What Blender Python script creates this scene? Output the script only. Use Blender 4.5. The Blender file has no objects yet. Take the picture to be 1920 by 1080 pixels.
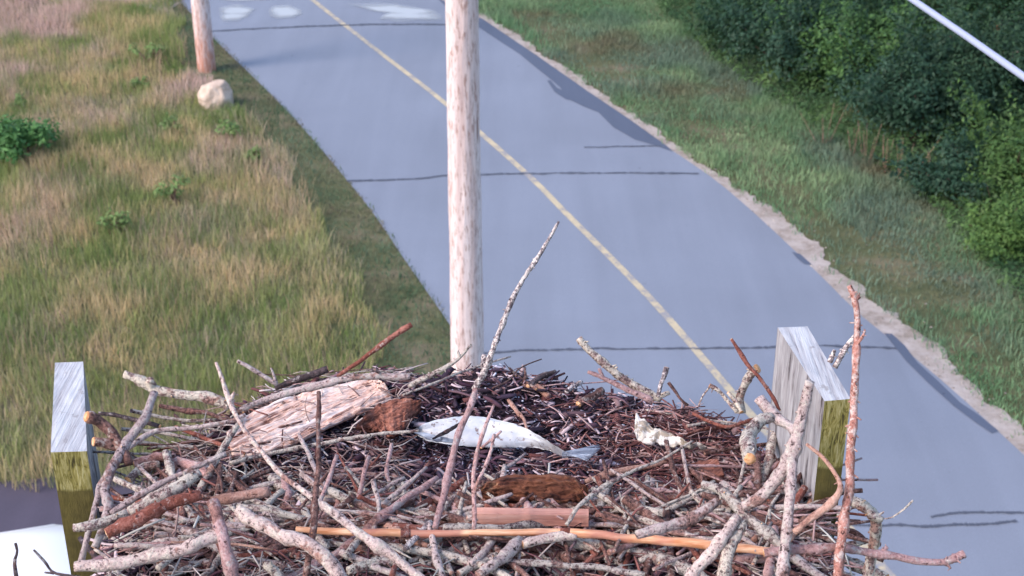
import bpy, math, random
import numpy as np
from mathutils import Vector, Matrix, noise as mn

# ------------------------------------------------------------------ camera, world, sun, exposure
S = bpy.context.scene
COL = S.collection
R = math.radians
FPX = 2765.0                     # focal length in photo pixels (1920 wide)
PITCH = R(26.7)
CH = 9.5                         # camera height
cam_d = bpy.data.cameras.new("camera"); cam = bpy.data.objects.new("camera", cam_d); COL.objects.link(cam)
cam.location = (0, 0, CH); cam.rotation_euler = (math.pi/2 - PITCH, 0, 0)
cam_d.sensor_width = 36; cam_d.lens = FPX/1920*36
cam_d.clip_start = .05; cam_d.clip_end = 3000
cam_d.dof.use_dof = True; cam_d.dof.focus_distance = 2.1; cam_d.dof.aperture_fstop = 15
S.camera = cam
S.view_settings.view_transform = 'Standard'; S.view_settings.look = 'None'
S.view_settings.exposure = 1.25; S.view_settings.gamma = 1
SUN_EL, SUN_AZ = R(42), R(-118)   # azimuth measured from +Y, negative = from the left
w = bpy.data.worlds.new("World"); S.world = w; w.use_nodes = True
nt = w.node_tree; bg = nt.nodes['Background']
sky = nt.nodes.new('ShaderNodeTexSky'); sky.sky_type = 'NISHITA'; sky.sun_disc = False
sky.sun_elevation = SUN_EL; sky.sun_rotation = SUN_AZ; sky.air_density = 1.0; sky.dust_density = 1.6; sky.ozone_density = 1.0
nt.links.new(sky.outputs[0], bg.inputs[0]); bg.inputs[1].default_value = 0.14
sd = bpy.data.lights.new("sun", 'SUN'); sun = bpy.data.objects.new("sun", sd); COL.objects.link(sun)
sd.energy = 1.3; sd.angle = R(22); sd.color = (1.0, .82, .74)
sun.rotation_euler = Vector((math.sin(SUN_AZ)*math.cos(SUN_EL), math.cos(SUN_AZ)*math.cos(SUN_EL), math.sin(SUN_EL))).to_track_quat('Z', 'Y').to_euler()

rnd = random.Random(7); rng = np.random.default_rng(7)
sp_, cp_ = math.sin(PITCH), math.cos(PITCH)

def ray(px, py):
    X, Y = (px-960)/FPX, (py-540)/FPX
    return Vector((X, cp_ - Y*sp_, -sp_ - Y*cp_))
def P(px, py, z): return Vector((0, 0, CH)) + ray(px, py)*z
def G(px, py, h=0.0):
    r = ray(px, py); k = (CH-h)/(-r.z); return Vector((r.x*k, r.y*k, h))
def N(px, py, drop):                      # point a given drop below the camera
    r = ray(px, py); return Vector((0, 0, CH)) + r*(drop/(-r.z))

# ------------------------------------------------------------------ object helpers
def tag(o, label=None, cat=None, group=None, kind=None):
    if label: o['label'] = label
    if cat: o['category'] = cat
    if group: o['group'] = group
    if kind: o['kind'] = kind
    return o
def empty(name, loc, parent=None):
    o = bpy.data.objects.new(name, None); COL.objects.link(o); o.location = loc; o.empty_display_size = .1
    if parent: o.parent = parent
    return o
def link_mesh(name, me, parent=None, origin=None):
    if origin is not None:
        me.transform(Matrix.Translation(-Vector(origin)))
    o = bpy.data.objects.new(name, me); COL.objects.link(o)
    loc = Vector(origin) if origin is not None else Vector((0, 0, 0))
    if parent:
        o.parent = parent; pl = Vector(parent.location)
        q = parent.parent
        while q: pl += Vector(q.location); q = q.parent
        loc = loc - pl
    o.location = loc
    return o
class MB:
    def __init__(s): s.v = []; s.f = []; s.m = []
    def add(s, vs, fs, mi=0):
        b = len(s.v); s.v += [tuple(p) for p in vs]; s.f += [tuple(i+b for i in f) for f in fs]
        s.m += (list(mi) if isinstance(mi, (list, tuple)) else [mi]*len(fs))
    def box(s, c, size, rot=None, mi=0, taper=1.0):
        hx, hy, hz = size[0]/2, size[1]/2, size[2]/2; c = Vector(c)
        q = [Vector((x*hx*(taper if z > 0 else 1), y*hy*(taper if z > 0 else 1), z*hz)) for z in (-1, 1) for x, y in ((-1,-1),(1,-1),(1,1),(-1,1))]
        if rot is not None: q = [rot @ p for p in q]
        s.add([c+p for p in q], [(3,2,1,0),(4,5,6,7),(0,1,5,4),(1,2,6,5),(2,3,7,6),(3,0,4,7)], mi)
    def build(s, name, mats, parent=None, origin=None, smooth=False):
        me = bpy.data.meshes.new(name); me.from_pydata(s.v, [], s.f)
        for m in (mats if isinstance(mats, (list, tuple)) else [mats]): me.materials.append(m)
        if any(s.m): me.polygons.foreach_set('material_index', s.m)
        if smooth: me.polygons.foreach_set('use_smooth', [True]*len(me.polygons))
        me.update()
        return link_mesh(name, me, parent, origin)
def np_mesh(name, V, F, mat, cols=None, parent=None, origin=None, smooth=False):
    """V n x 3, F m x k (k = 3 or 4) numpy; cols n x 3 as a point colour attribute 'tint'"""
    k = F.shape[1]; me = bpy.data.meshes.new(name)
    me.vertices.add(len(V)); me.vertices.foreach_set('co', V.astype(np.float32).ravel())
    me.loops.add(F.size); me.loops.foreach_set('vertex_index', F.astype(np.int32).ravel())
    me.polygons.add(len(F)); me.polygons.foreach_set('loop_start', np.arange(0, F.size, k, dtype=np.int32))
    me.polygons.foreach_set('loop_total', np.full(len(F), k, dtype=np.int32))
    me.materials.append(mat)
    if cols is not None:
        a = me.attributes.new('tint', 'FLOAT_COLOR', 'POINT')
        a.data.foreach_set('color', np.concatenate([cols, np.ones((len(cols), 1))], 1).astype(np.float32).ravel())
    if smooth: me.polygons.foreach_set('use_smooth', [True]*len(F))
    me.update(); me.validate()
    return link_mesh(name, me, parent, origin)

def catmull(pts, n):
    pts = [np.array(p, float) for p in pts]
    if len(pts) == 2: return [pts[0]*(1-t)+pts[1]*t for t in np.linspace(0, 1, n)]
    e = [2*pts[0]-pts[1]] + pts + [2*pts[-1]-pts[-2]]
    out = []; ns = len(pts)-1
    for t in np.linspace(0, ns, n):
        i = min(int(t), ns-1); u = t-i; a, b, c, d = e[i:i+4]
        out.append(.5*((2*b)+(-a+c)*u+(2*a-5*b+4*c-d)*u*u+(-a+3*b-3*c+d)*u**3))
    return out

# ------------------------------------------------------------------ materials
class NT:
    def __init__(s, name):
        s.m = bpy.data.materials.new(name); s.m.use_nodes = True; s.t = s.m.node_tree
        s.b = s.t.nodes['Principled BSDF']; s.b.inputs['Specular IOR Level'].default_value = .3
    def n(s, typ, **kw):
        x = s.t.nodes.new('ShaderNode'+typ)
        for k, v in kw.items(): setattr(x, k, v)
        return x
    def l(s, a, b): s.t.links.new(a, b)
    def coord(s, kind='Object', scale=(1,1,1), rand=True):
        c = s.n('TexCoord').outputs[kind]
        if rand:
            oi = s.n('ObjectInfo'); mul = s.n('Math', operation='MULTIPLY'); s.l(oi.outputs['Random'], mul.inputs[0]); mul.inputs[1].default_value = 37
            ad = s.n('VectorMath', operation='ADD'); s.l(c, ad.inputs[0]); s.l(mul.outputs[0], ad.inputs[1]); c = ad.outputs[0]
        mp = s.n('Mapping'); mp.inputs['Scale'].default_value = scale; s.l(c, mp.inputs[0]); return mp.outputs[0]
    def noise(s, c, scale, detail=3, rough=.6, dist=0):
        x = s.n('TexNoise'); s.l(c, x.inputs['Vector']); x.inputs['Scale'].default_value = scale
        x.inputs['Detail'].default_value = detail; x.inputs['Roughness'].default_value = rough; x.inputs['Distortion'].default_value = dist
        return x.outputs['Fac']
    def ramp(s, f, stops, const=False):
        x = s.n('ValToRGB'); s.l(f, x.inputs[0]); e = x.color_ramp.elements
        if const: x.color_ramp.interpolation = 'CONSTANT'
        while len(e) < len(stops): e.new(.5)
        for i, (p, c) in enumerate(stops):
            e[i].position = p; c = (c, c, c) if isinstance(c, (int, float)) else c; e[i].color = (*c, 1)
        return x.outputs[0]
    def mix(s, f, a, b, mode='MIX'):
        x = s.n('MixRGB', blend_type=mode)
        for i, v in enumerate((f, a, b)):
            if isinstance(v, (int, float)) and i == 0: x.inputs[0].default_value = v
            elif isinstance(v, (tuple, list)): x.inputs[i].default_value = (*v, 1)
            else: s.l(v, x.inputs[i])
        return x.outputs[0]
    def bump(s, h, strength=.5, dist=.01):
        x = s.n('Bump'); s.l(h, x.inputs['Height']); x.inputs['Strength'].default_value = strength; x.inputs['Distance'].default_value = dist
        s.l(x.outputs[0], s.b.inputs['Normal'])
    def done(s, col, rough=.85):
        if isinstance(col, (tuple, list)): s.b.inputs['Base Color'].default_value = (*col, 1)
        else: s.l(col, s.b.inputs['Base Color'])
        if isinstance(rough, (int, float)): s.b.inputs['Roughness'].default_value = rough
        else: s.l(rough, s.b.inputs['Roughness'])
        return s.m

def bark(name, base1, base2, dark, lichen, speck=.42, lich=.56, fine=150, stretch=1):
    c = None
    m = NT(name); c = m.coord()
    n1 = m.noise(c, 24, 5, .7); n2 = m.noise(c, 75, 5, .8); n3 = m.noise(c, 260, 3, .8)
    col = m.ramp(m.mix(.45, n1, n3), [(.36, tuple(x*.62 for x in base1)), (.48, base1), (.62, base2)])
    oi = m.n('ObjectInfo').outputs['Random']
    if lichen:
        lf = m.ramp(n2, [(lich-.05, 0), (lich+.01, 1)])
        col = m.mix(lf, col, m.ramp(n3, [(.35, tuple(x*.55 for x in lichen)), (.62, lichen)]))
    # peeled, reddish bare places and fine dark cracks and dots
    col = m.mix(m.ramp(m.noise(c, 17, 4, .7), [(.57, 0), (.62, .8)]), col, m.ramp(n3, [(.4, (.12,.06,.05)), (.6, (.36,.20,.16))]))
    col = m.mix(m.ramp(m.mix(.5, n2, n3), [(speck-.01, .85), (speck+.06, 0)]), col, tuple(x*1.5 for x in dark))
    col = m.mix(m.ramp(m.noise(c, fine, 2, .5), [(.30, .9), (.36, 0)]), col, tuple(x*.6 for x in dark))
    col = m.mix(1, col, m.ramp(oi, [(0, (.74, .66, .70)), (.5, (1.0, .88, .88)), (1, (1.16, 1.0, .96))]), 'MULTIPLY')
    m.bump(m.mix(.5, n2, n3), 1.0, .006)
    return m.done(col, .9)
M = {}
M['birch'] = bark('pale_bark', (.46,.40,.385), (.66,.60,.575), (.07,.05,.05), (.66,.66,.60), .41, .56)
M['lichen'] = bark('lichen_bark', (.26,.20,.19), (.50,.42,.40), (.045,.03,.03), (.64,.65,.57), .42, .49, 190)
M['red'] = bark('red_bark', (.20,.07,.05), (.40,.20,.16), (.05,.02,.02), (.58,.50,.46), .36, .63)
M['redpale'] = bark('pale_red_bark', (.34,.17,.14), (.52,.34,.31), (.06,.03,.03), (.62,.56,.54), .37, .56)
M['brown'] = bark('brown_bark', (.13,.07,.06), (.30,.19,.16), (.03,.02,.02), (.45,.42,.38), .42, .60)
M['dark'] = bark('dark_bark', (.06,.05,.055), (.14,.11,.12), (.015,.012,.015), (.4,.4,.4), .40, .62)
M['tan'] = bark('stripped_wood', (.42,.26,.20), (.60,.44,.36), (.16,.07,.05), None, .34)
M['pink'] = bark('pinkish_bark', (.44,.30,.29), (.64,.51,.50), (.12,.06,.06), (.6,.58,.55), .38, .60)
M['white'] = bark('white_lichen', (.62,.62,.62), (.78,.78,.76), (.05,.035,.045), (.8,.8,.76), .475, .55, 110)
def mk_cut():
    m = NT('cut_wood'); c = m.coord()
    col = m.ramp(m.noise(c, 120, 3), [(.3, (.30,.12,.05)), (.5, (.62,.33,.16)), (.7, (.78,.56,.38))])
    m.bump(m.noise(c, 200, 3), .5, .002); return m.done(col, .8)
M['cut'] = mk_cut()
def mk_cane():
    m = NT('dry_cane'); c = m.coord(scale=(6, 60, 60))
    col = m.ramp(m.noise(c, 3, 3), [(.35, (.50,.20,.09)), (.5, (.66,.33,.19)), (.66, (.80,.52,.34))])
    col = m.mix(m.ramp(m.noise(m.n('TexCoord').outputs['Object'], 9, 2), [(.52, 0), (.58, .75)]), col, (.38,.15,.12)); m.bump(m.noise(c, 8, 3), .3, .002); return m.done(col, .6)
M['cane'] = mk_cane()
def mk_fibre(name, stops, yaw, pitchy=0, sc=(4, 90, 90), rough=.85, strength=1.0):
    m = NT(name); c = m.n('TexCoord').outputs['Object']
    mp = m.n('Mapping'); mp.inputs['Rotation'].default_value = (0, pitchy, yaw); m.l(c, mp.inputs[0])
    m2 = m.n('Mapping'); m2.inputs['Scale'].default_value = sc; m.l(mp.outputs[0], m2.inputs[0])
    f = m.noise(m2.outputs[0], 1.2, 5, .65, .4)
    col = m.ramp(f, stops)
    col = m.mix(m.ramp(m.noise(c, 18, 2), [(.45, 0), (.6, .5)]), col, stops[-2][1])
    m.bump(f, strength, .006); return m.done(col, rough)
M['split'] = mk_fibre('split_wood', [(.39, (.10,.03,.02)), (.43, (.58,.32,.24)), (.48, (.80,.58,.50)), (.62, (.88,.78,.74))], R(-46), R(0), (3.5, 100, 100), .85, .7)
M['rot'] = mk_fibre('rotten_wood', [(.36, (.02,.006,.005)), (.45, (.09,.028,.018)), (.58, (.20,.075,.04)), (.7, (.42,.24,.14))], 0, 0, (16, 110, 110))
M['redbark'] = mk_fibre('red_bark_slab', [(.38, (.05,.015,.012)), (.46, (.20,.07,.05)), (.60, (.40,.17,.12)), (.74, (.62,.38,.32))], R(-50), 0, (10, 130, 130))
M['lumber'] = mk_fibre('pink_lumber', [(.25, (.25,.09,.07)), (.45, (.48,.22,.17)), (.62, (.62,.34,.27)), (.8, (.72,.50,.42))], 0, 0, (5, 120, 120), .8, .5)
def mk_board(side):
    m = NT('board_'+side); tc = m.n('TexCoord').outputs['Object']
    if side == 'weathered':
        mp = m.n('Mapping'); mp.inputs['Scale'].default_value = (120, 5, 14); m.l(tc, mp.inputs[0])
        f = m.noise(mp.outputs[0], 1.0, 5, .7, .15)
        col = m.ramp(f, [(.30, (.13,.12,.14)), (.40, (.36,.36,.39)), (.55, (.48,.50,.54)), (.8, (.60,.63,.67))])
        st = m.ramp(m.noise(tc, 35, 4, .7), [(.60, 0), (.66, .6)])
        col = m.mix(st, col, (.22,.20,.20)); m.bump(f, .8, .004); return m.done(col, .8)
    if side == 'inner':
        mp = m.n('Mapping'); mp.inputs['Scale'].default_value = (30, 50, 5); m.l(tc, mp.inputs[0])
        f = m.noise(mp.outputs[0], 1.6, 5, .65, .6)
        col = m.ramp(f, [(.36, (.05,.04,.045)), (.43, (.24,.225,.24)), (.6, (.38,.37,.39)), (.8, (.48,.48,.50))])
        m.bump(f, 1, .004); return m.done(col, .85)
    mp = m.n('Mapping'); mp.inputs['Scale'].default_value = (200, 60, 34); mp.inputs['Rotation'].default_value = (0, R(9), 0); m.l(tc, mp.inputs[0])
    f = m.noise(mp.outputs[0], 1.0, 4, .7, 1.2)
    sep = m.n('SeparateXYZ'); m.l(tc, sep.inputs[0])
    wob = m.n('Math', operation='MULTIPLY_ADD'); m.l(m.noise(tc, 40, 2), wob.inputs[0]); wob.inputs[1].default_value = .012; m.l(sep.outputs['Z'], wob.inputs[2])
    up = m.ramp(wob.outputs[0], [(.0, 0), (.004, 1)])
    # saw-torn, algae-yellow upper band of end grain; smooth dark algae below
    c1 = m.ramp(f, [(.36, (.06,.050,.018)), (.46, (.22,.19,.05)), (.60, (.36,.32,.14)), (.78, (.52,.47,.30))])
    c2 = m.ramp(m.noise(tc, 25, 4), [(.3, (.055,.045,.015)), (.7, (.13,.105,.03))])
    col = m.mix(up, c2, c1); m.bump(f, .5, .003); return m.done(col, .8)
for s_ in ('weathered', 'inner', 'end'): M['b_'+s_] = mk_board(s_)
def mk_pole(name, kind):
    m = NT(name); tc = m.n('TexCoord').outputs['Object']
    mp = m.n('Mapping'); mp.inputs['Scale'].default_value = (12, 12, 1.3); m.l(tc, mp.inputs[0])
    mp3 = m.n('Mapping'); mp3.inputs['Scale'].default_value = (34, 34, 5); m.l(tc, mp3.inputs[0])
    mp2 = m.n('Mapping'); mp2.inputs['Scale'].default_value = (9, 9, .35); m.l(tc, mp2.inputs[0])
    col = m.ramp(m.noise(mp2.outputs[0], 1.4, 4, .6), [(.3, (.55,.41,.40)), (.5, (.68,.55,.54)), (.7, (.74,.66,.67))])
    f = m.noise(mp.outputs[0], 1.7, 4, .62, .4)
    gouge = m.ramp(f, [(.33, .8), (.40, 0)])
    col = m.mix(m.ramp(m.noise(mp3.outputs[0], 1.3, 5, .75), [(.41, .85), (.47, 0)]), col, (.33,.20,.17))
    col = m.mix(gouge, col, (.42,.28,.26) if kind == 'near' else (.50,.22,.14))
    knots = m.n('TexVoronoi'); m.l(mp.outputs[0], knots.inputs['Vector']); knots.inputs['Scale'].default_value = .55
    col = m.mix(m.ramp(knots.outputs['Distance'], [(.07, .9), (.13, 0)]), col, (.22,.12,.10))
    if kind == 'far':
        sep = m.n('SeparateXYZ'); m.l(tc, sep.inputs[0])
        mpf = m.n('Mapping'); mpf.inputs['Scale'].default_value = (16, 16, 3); m.l(tc, mpf.inputs[0])
        ad = m.n('Math', operation='MULTIPLY_ADD'); m.l(m.noise(mpf.outputs[0], 1.6, 5), ad.inputs[0]); ad.inputs[1].default_value = 3.2; m.l(sep.outputs['Z'], ad.inputs[2])
        mr = m.n('MapRange'); m.l(ad.outputs[0], mr.inputs[0]); mr.inputs[1].default_value = 1.3; mr.inputs[2].default_value = 2.8; mr.inputs[3].default_value = .95; mr.inputs[4].default_value = 0
        col = m.mix(mr.outputs[0], col, (.46,.17,.09))
    m.bump(f, .8, .02); return m.done(col, .85)
M['pole'] = mk_pole('pale_pole_wood', 'near'); M['pole2'] = mk_pole('stained_pole_wood', 'far')
def mk_tint(name, rough=.8, trans=0, spec=.3):
    m = NT(name); a = m.n('Attribute', attribute_name='tint').outputs['Color']; m.b.inputs['Specular IOR Level'].default_value = spec
    m.done(a, rough)
    if trans:
        tr = m.n('BsdfTranslucent'); m.l(a, tr.inputs[0]); mx = m.n('MixShader'); mx.inputs[0].default_value = trans
        m.l(m.b.outputs[0], mx.inputs[1]); m.l(tr.outputs[0], mx.inputs[2]); m.l(mx.outputs[0], m.t.nodes['Material Output'].inputs[0])
    return m.m
M['tint'] = mk_tint('tinted_fibre'); M['leaf'] = mk_tint('leaf', .6, .25); M['blade'] = mk_tint('grass_blade', .7, .3)
M['twigtint'] = mk_tint('twig_bark', .9)
def mk_lining():
    m = NT('nest_lining'); c = m.n('TexCoord').outputs['Object']
    f = m.noise(c, 90, 6, .8)
    col = m.ramp(f, [(.36, (.010,.006,.013)), (.5, (.05,.03,.045)), (.64, (.17,.10,.12)), (.78, (.42,.33,.38))])
    m.bump(f, 1, .02); return m.done(col, .8)
M['lining'] = mk_lining()
def mk_ground():
    m = NT('meadow_soil'); c = m.n('TexCoord').outputs['Object']
    col = m.ramp(m.noise(c, 1.1, 5, .65), [(.3, (.05,.07,.03)), (.5, (.10,.105,.05)), (.7, (.18,.15,.10))])
    m.bump(m.noise(c, 9, 5), 1, .05); return m.done(col, .95)
M['ground'] = mk_ground()
def mk_asphalt(name, base, var):
    m = NT(name); c = m.n('TexCoord').outputs['Object']; m.b.inputs['Specular IOR Level'].default_value = .35
    big = m.noise(c, .35, 4, .55, .3); fine = m.noise(c, 70, 3, .7)
    mp = m.n('Mapping'); mp.inputs['Rotation'].default_value = (0, 0, R(-24)); mp.inputs['Scale'].default_value = (1.5, .12, 1); m.l(c, mp.inputs[0])
    lane = m.noise(mp.outputs[0], 1.0, 3)
    col = m.ramp(m.mix(.5, big, lane), [(.3, tuple(x*(1-var) for x in base)), (.7, tuple(x*(1+var) for x in base))])
    col = m.mix(m.ramp(fine, [(.3, 1), (.42, 0)]), col, tuple(x*.72 for x in base))
    col = m.mix(m.ramp(fine, [(.64, 0), (.72, 1)]), col, tuple(min(1, x*1.7) for x in base))
    col = m.mix(m.ramp(m.noise(c, 4.5, 3, .5), [(.74, 0), (.78, .6)]), col, tuple(x*.4 for x in base))
    m.bump(fine, .4, .006); return m.done(col, .75)
M['asphalt'] = mk_asphalt('worn_asphalt', (.195, .222, .280), .13)
M['patch'] = mk_asphalt('newer_asphalt', (.085, .105, .155), .12)
M['drive'] = mk_asphalt('driveway_asphalt', (.075, .065, .095), .35)
M['tar'] = NT('tar').done((.075,.085,.115), .6)
def mk_paint():
    m = NT('faded_yellow_paint'); c = m.n('TexCoord').outputs['Object']
    f = m.mix(.4, m.noise(c, 2.5, 4, .7), m.noise(c, 30, 3, .8))
    col = m.ramp(f, [(.43, (.26,.26,.28)), (.5, (.44,.38,.27)), (.62, (.54,.46,.31))]); return m.done(col, .8)
M['paint'] = mk_paint()
def mk_sand():
    m = NT('sandy_gravel'); c = m.n('TexCoord').outputs['Object']
    col = m.ramp(m.noise(c, 2.2, 6, .75), [(.3, (.20,.16,.13)), (.5, (.38,.33,.30)), (.72, (.50,.45,.43))])
    m.bump(m.noise(c, 40, 4), 1, .02); return m.done(col, .95)
M['sand'] = mk_sand()
def mk_rock():
    m = NT('pale_granite'); c = m.n('TexCoord').outputs['Object']
    col = m.ramp(m.noise(c, 6, 6, .7), [(.3, (.34,.25,.19)), (.5, (.54,.42,.34)), (.7, (.64,.53,.45))])
    m.bump(m.noise(c, 14, 5), .8, .03); return m.done(col, .9)
M['rock'] = mk_rock()
def mk_wet():
    m = NT('wet_film'); m.b.inputs['IOR'].default_value = 1.4; m.b.inputs['Specular IOR Level'].default_value = 1
    c = m.n('TexCoord').outputs['Object']; m.bump(m.noise(c, 3, 3), .08, .01); m.done((.42,.42,.42), .12)
    a = m.n('Attribute', attribute_name='tint').outputs['Fac']
    mp = m.n('Mapping'); mp.inputs['Scale'].default_value = (.5, 1.6, 1); m.l(c, mp.inputs[0])
    ad = m.n('Math', operation='MULTIPLY_ADD'); m.l(m.noise(mp.outputs[0], 1.6, 4, .6), ad.inputs[0]); ad.inputs[1].default_value = 1.6; m.l(a, ad.inputs[2])
    f = m.ramp(ad.outputs[0], [(.90, 0), (1.0, 0)]); mr = m.n('MapRange'); m.l(ad.outputs[0], mr.inputs[0]); mr.inputs[1].default_value = 1.0; mr.inputs[2].default_value = 1.75; mr.inputs[4].default_value = .95
    tr = m.n('BsdfTransparent'); mx = m.n('MixShader'); m.l(mr.outputs[0], mx.inputs[0]); m.l(tr.outputs[0], mx.inputs[1]); m.l(m.b.outputs[0], mx.inputs[2]); m.l(mx.outputs[0], m.t.nodes['Material Output'].inputs[0])
    return m.m
M['wet'] = mk_wet()
M['cable'] = NT('cable_sheath').done((.33,.37,.52), .5)
M['steel'] = NT('galvanised_steel').done((.35,.36,.38), .45)
M['carwhite'] = NT('white_car_paint').done((.82,.82,.84), .25)
M['glass'] = NT('dark_car_glass').done((.02,.025,.03), .08)
M['rubber'] = NT('tyre_rubber').done((.02,.02,.02), .8)
M['rim'] = NT('wheel_rim').done((.4,.4,.42), .35)
M['lamp'] = NT('red_lamp_glass').done((.4,.02,.02), .2)

# ------------------------------------------------------------------ ground, road and its markings
def sheet(name, ring, z, mat, label=None):
    mb = MB(); mb.add([(p[0], p[1], z) for p in ring], [tuple(range(len(ring)))])
    o = mb.build(name, mat); o['kind'] = 'structure'; return o
def strip(name, left, right, z, mat):
    mb = MB(); n = len(left)
    mb.add([(p[0], p[1], z) for p in left]+[(p[0], p[1], z) for p in right], [(i, n+i, n+i+1, i+1) for i in range(n-1)])
    o = mb.build(name, mat); o['kind'] = 'structure'; return o
g = MB(); g.add([(-900,-300,0),(900,-300,0),(900,1500,0),(-900,1500,0)], [(0,1,2,3)])
go = g.build('ground', M['ground']); go['kind'] = 'structure'

def edge(pix, n=90, near=(0, 0), ext_far=26, ext_near=9):
    w_ = [np.array(G(*p)[:2]) for p in pix]
    far = w_[0]-w_[1]; far /= np.linalg.norm(far); nr = w_[-1]-w_[-2]; nr /= np.linalg.norm(nr)
    w_ = [w_[0]+far*k for k in (26, 17, 10, 5, 2)] + w_ + [w_[-1]+nr*k for k in (1.5, 4, 9)]
    q = np.array(catmull(w_, 400)); q = q[np.argsort(q[:, 1])]; ys = np.linspace(5.5, 56, n)[::-1]      # one point per common depth
    return [np.array([np.interp(y, q[:, 1], q[:, 0]), y]) for y in ys]
# a smooth road: centre line and half widths
cpix = [(585,0),(700,90),(835,195),(985,325),(1060,400),(1220,562),(1370,735),(1650,1060)]
cen = edge(cpix)
L_e = edge([(335,0),(408,80),(480,150),(560,232),(650,338),(705,408),(760,490),(835,598),(990,830),(1080,990)])
R_e = edge([(826,0),(905,38),(1000,102),(1100,172),(1250,276),(1340,338),(1430,415),(1530,510),(1620,598),(1700,660),(1800,745),(1920,855)])
road = strip('road', L_e, R_e, .012, M['asphalt'])
def band(line, wdt, jit=0):
    line = np.array(line); d = np.gradient(line, axis=0); d /= np.linalg.norm(d, axis=1)[:, None]; nrm = np.stack([-d[:, 1], d[:, 0]], 1)
    w2 = wdt/2*(1+jit*rng.standard_normal((len(line), 1)))
    return line+nrm*w2, line-nrm*w2
a, b = band(cen, .11); strip('road_marking', a, b, .017, M['paint'])
# pale sandy shoulder outside the right edge
Rr = np.array(R_e); d_ = np.gradient(Rr, axis=0); d_ /= np.linalg.norm(d_, axis=1)[:, None]; nr_ = np.stack([d_[:, 1], -d_[:, 0]], 1)
if nr_[45][0] < 0: nr_ = -nr_
sh = MB(); Rf = np.array(catmull(R_e, 700)); d2 = np.gradient(Rf, axis=0); d2 /= np.linalg.norm(d2, axis=1)[:, None]; n2 = np.stack([d2[:, 1], -d2[:, 0]], 1)
if n2[350][0] < 0: n2 = -n2
wd = np.array([.23+.20*mn.noise(Vector((p[0]*.5, p[1]*.5, 3)))+.16*mn.noise(Vector((p[0]*2.2, p[1]*2.2, 8)))+.10*mn.noise(Vector((p[0]*7, p[1]*7, 8))) for p in Rf])
near_w = np.clip((26-Rf[:, 1])/9, 0, 1)[:]*.17
strip('gravel_shoulder', Rf-n2*(.06+.03*rng.standard_normal((len(Rf), 1)).clip(-1, 1)), Rf+n2*(wd+near_w).clip(.08)[:, None], .008, M['sand'])
def pix_poly(name, pts, z, mat, n=None):
    return sheet(name, [G(*p) for p in pts], z, mat)
pix_poly('asphalt_patch', [(818,-4),(905,37),(1000,101),(1100,171),(1180,225),(1250,275),(1262,286),(1225,273),(1190,263),(1150,240),(1122,212),(1092,200),(1064,186),(1050,165),(1030,148),(1000,124),(975,103),(935,77),(905,57),(843,20)], .018, M['patch'])
pix_poly('asphalt_patch', [(1026,153),(1032,152),(1044,166),(1064,175),(1078,190),(1062,188),(1040,174)], .019, M['patch'])
pix_poly('asphalt_patch', [(1658,627),(1672,628),(1696,650),(1720,682),(1760,718),(1800,757),(1832,778),(1872,810),(1860,815),(1830,795),(1790,765),(1740,720),(1700,680),(1680,655)], .018, M['patch'])
pix_poly('asphalt_patch', [(1484,474),(1500,478),(1522,498),(1508,497),(1494,486)], .018, M['patch'])
def seam(pix, wid, n=40):
    n = 160; l = [q+np.array([0, 1])*(.035*mn.noise(Vector((q[0]*3, q[1], 4)))+.012*mn.noise(Vector((q[0]*14, q[1], 9)))) for q in catmull([np.array(G(*p)[:2]) for p in pix], n)]; a, b = band(l, wid, .35); strip('tar_seam', a, b, .021, M['tar'])
seam([(395,60),(480,55),(600,50),(700,47),(845,47)], .085)
seam([(650,341),(760,338),(840,331),(900,329),(1000,327),(1150,326),(1310,327)], .055)
seam([(1095,278),(1130,277),(1240,275)], .04)
seam([(870,668),(935,662),(1060,657),(1200,656),(1400,654),(1540,651),(1680,655)], .04)
seam([(1560,985),(1640,987),(1750,988),(1850,985),(1905,978)], .035)
seam([(1745,972),(1800,965),(1870,963),(1960,964)], .035)
def blob(pts, name='puddle', z=.025):
    q = np.array([G(*p)[:2] for p in pts]); c = q.mean(0); n = len(q); rings = [1.0, .8, .55, .25]
    V = np.concatenate([c+(q-c)*k for k in rings]+[c[None]]); V = np.concatenate([V, np.full((len(V), 1), z)], 1)
    F = [(r*n+i, r*n+(i+1) % n, (r+1)*n+(i+1) % n) for r in range(3) for i in range(n)]+[(r*n+i, (r+1)*n+(i+1) % n, (r+1)*n+i) for r in range(3) for i in range(n)]+[(3*n+i, 3*n+(i+1) % n, 4*n) for i in range(n)]
    cc = np.repeat(np.array([0, .5, .85, 1, 1])[:, None], 3, 1); cc = np.concatenate([np.repeat(cc[:4], n, 0), cc[4:]])
    np_mesh(name, V, np.array(F), M['wet'], cc)['kind'] = 'structure'
blob([(498,22),(510,12),(545,10),(570,18),(572,28),(555,36),(520,39),(500,34)])
blob([(640,8),(690,3),(730,6),(790,14),(830,24),(842,40),(800,43),(740,45),(705,40),(716,28),(690,20)])
blob([(405,12),(450,8),(482,18),(470,34),(450,44),(412,46)])
blob([(403,-6),(455,-4),(500,-8),(520,2),(460,5),(405,4)])
# driveway corner at lower left and a gravel patch at the top of the meadow
pix_poly('driveway', [(-700,925),(-200,915),(40,902),(110,893),(175,884),(330,905),(420,1010),(500,1300),(-900,1300)], .010, M['drive'])
pix_poly('gravel_path', [(120,-60),(330,-40),(338,6),(326,14),(300,20),(270,14),(235,2),(140,-10)], .010, M['sand'])

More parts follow.
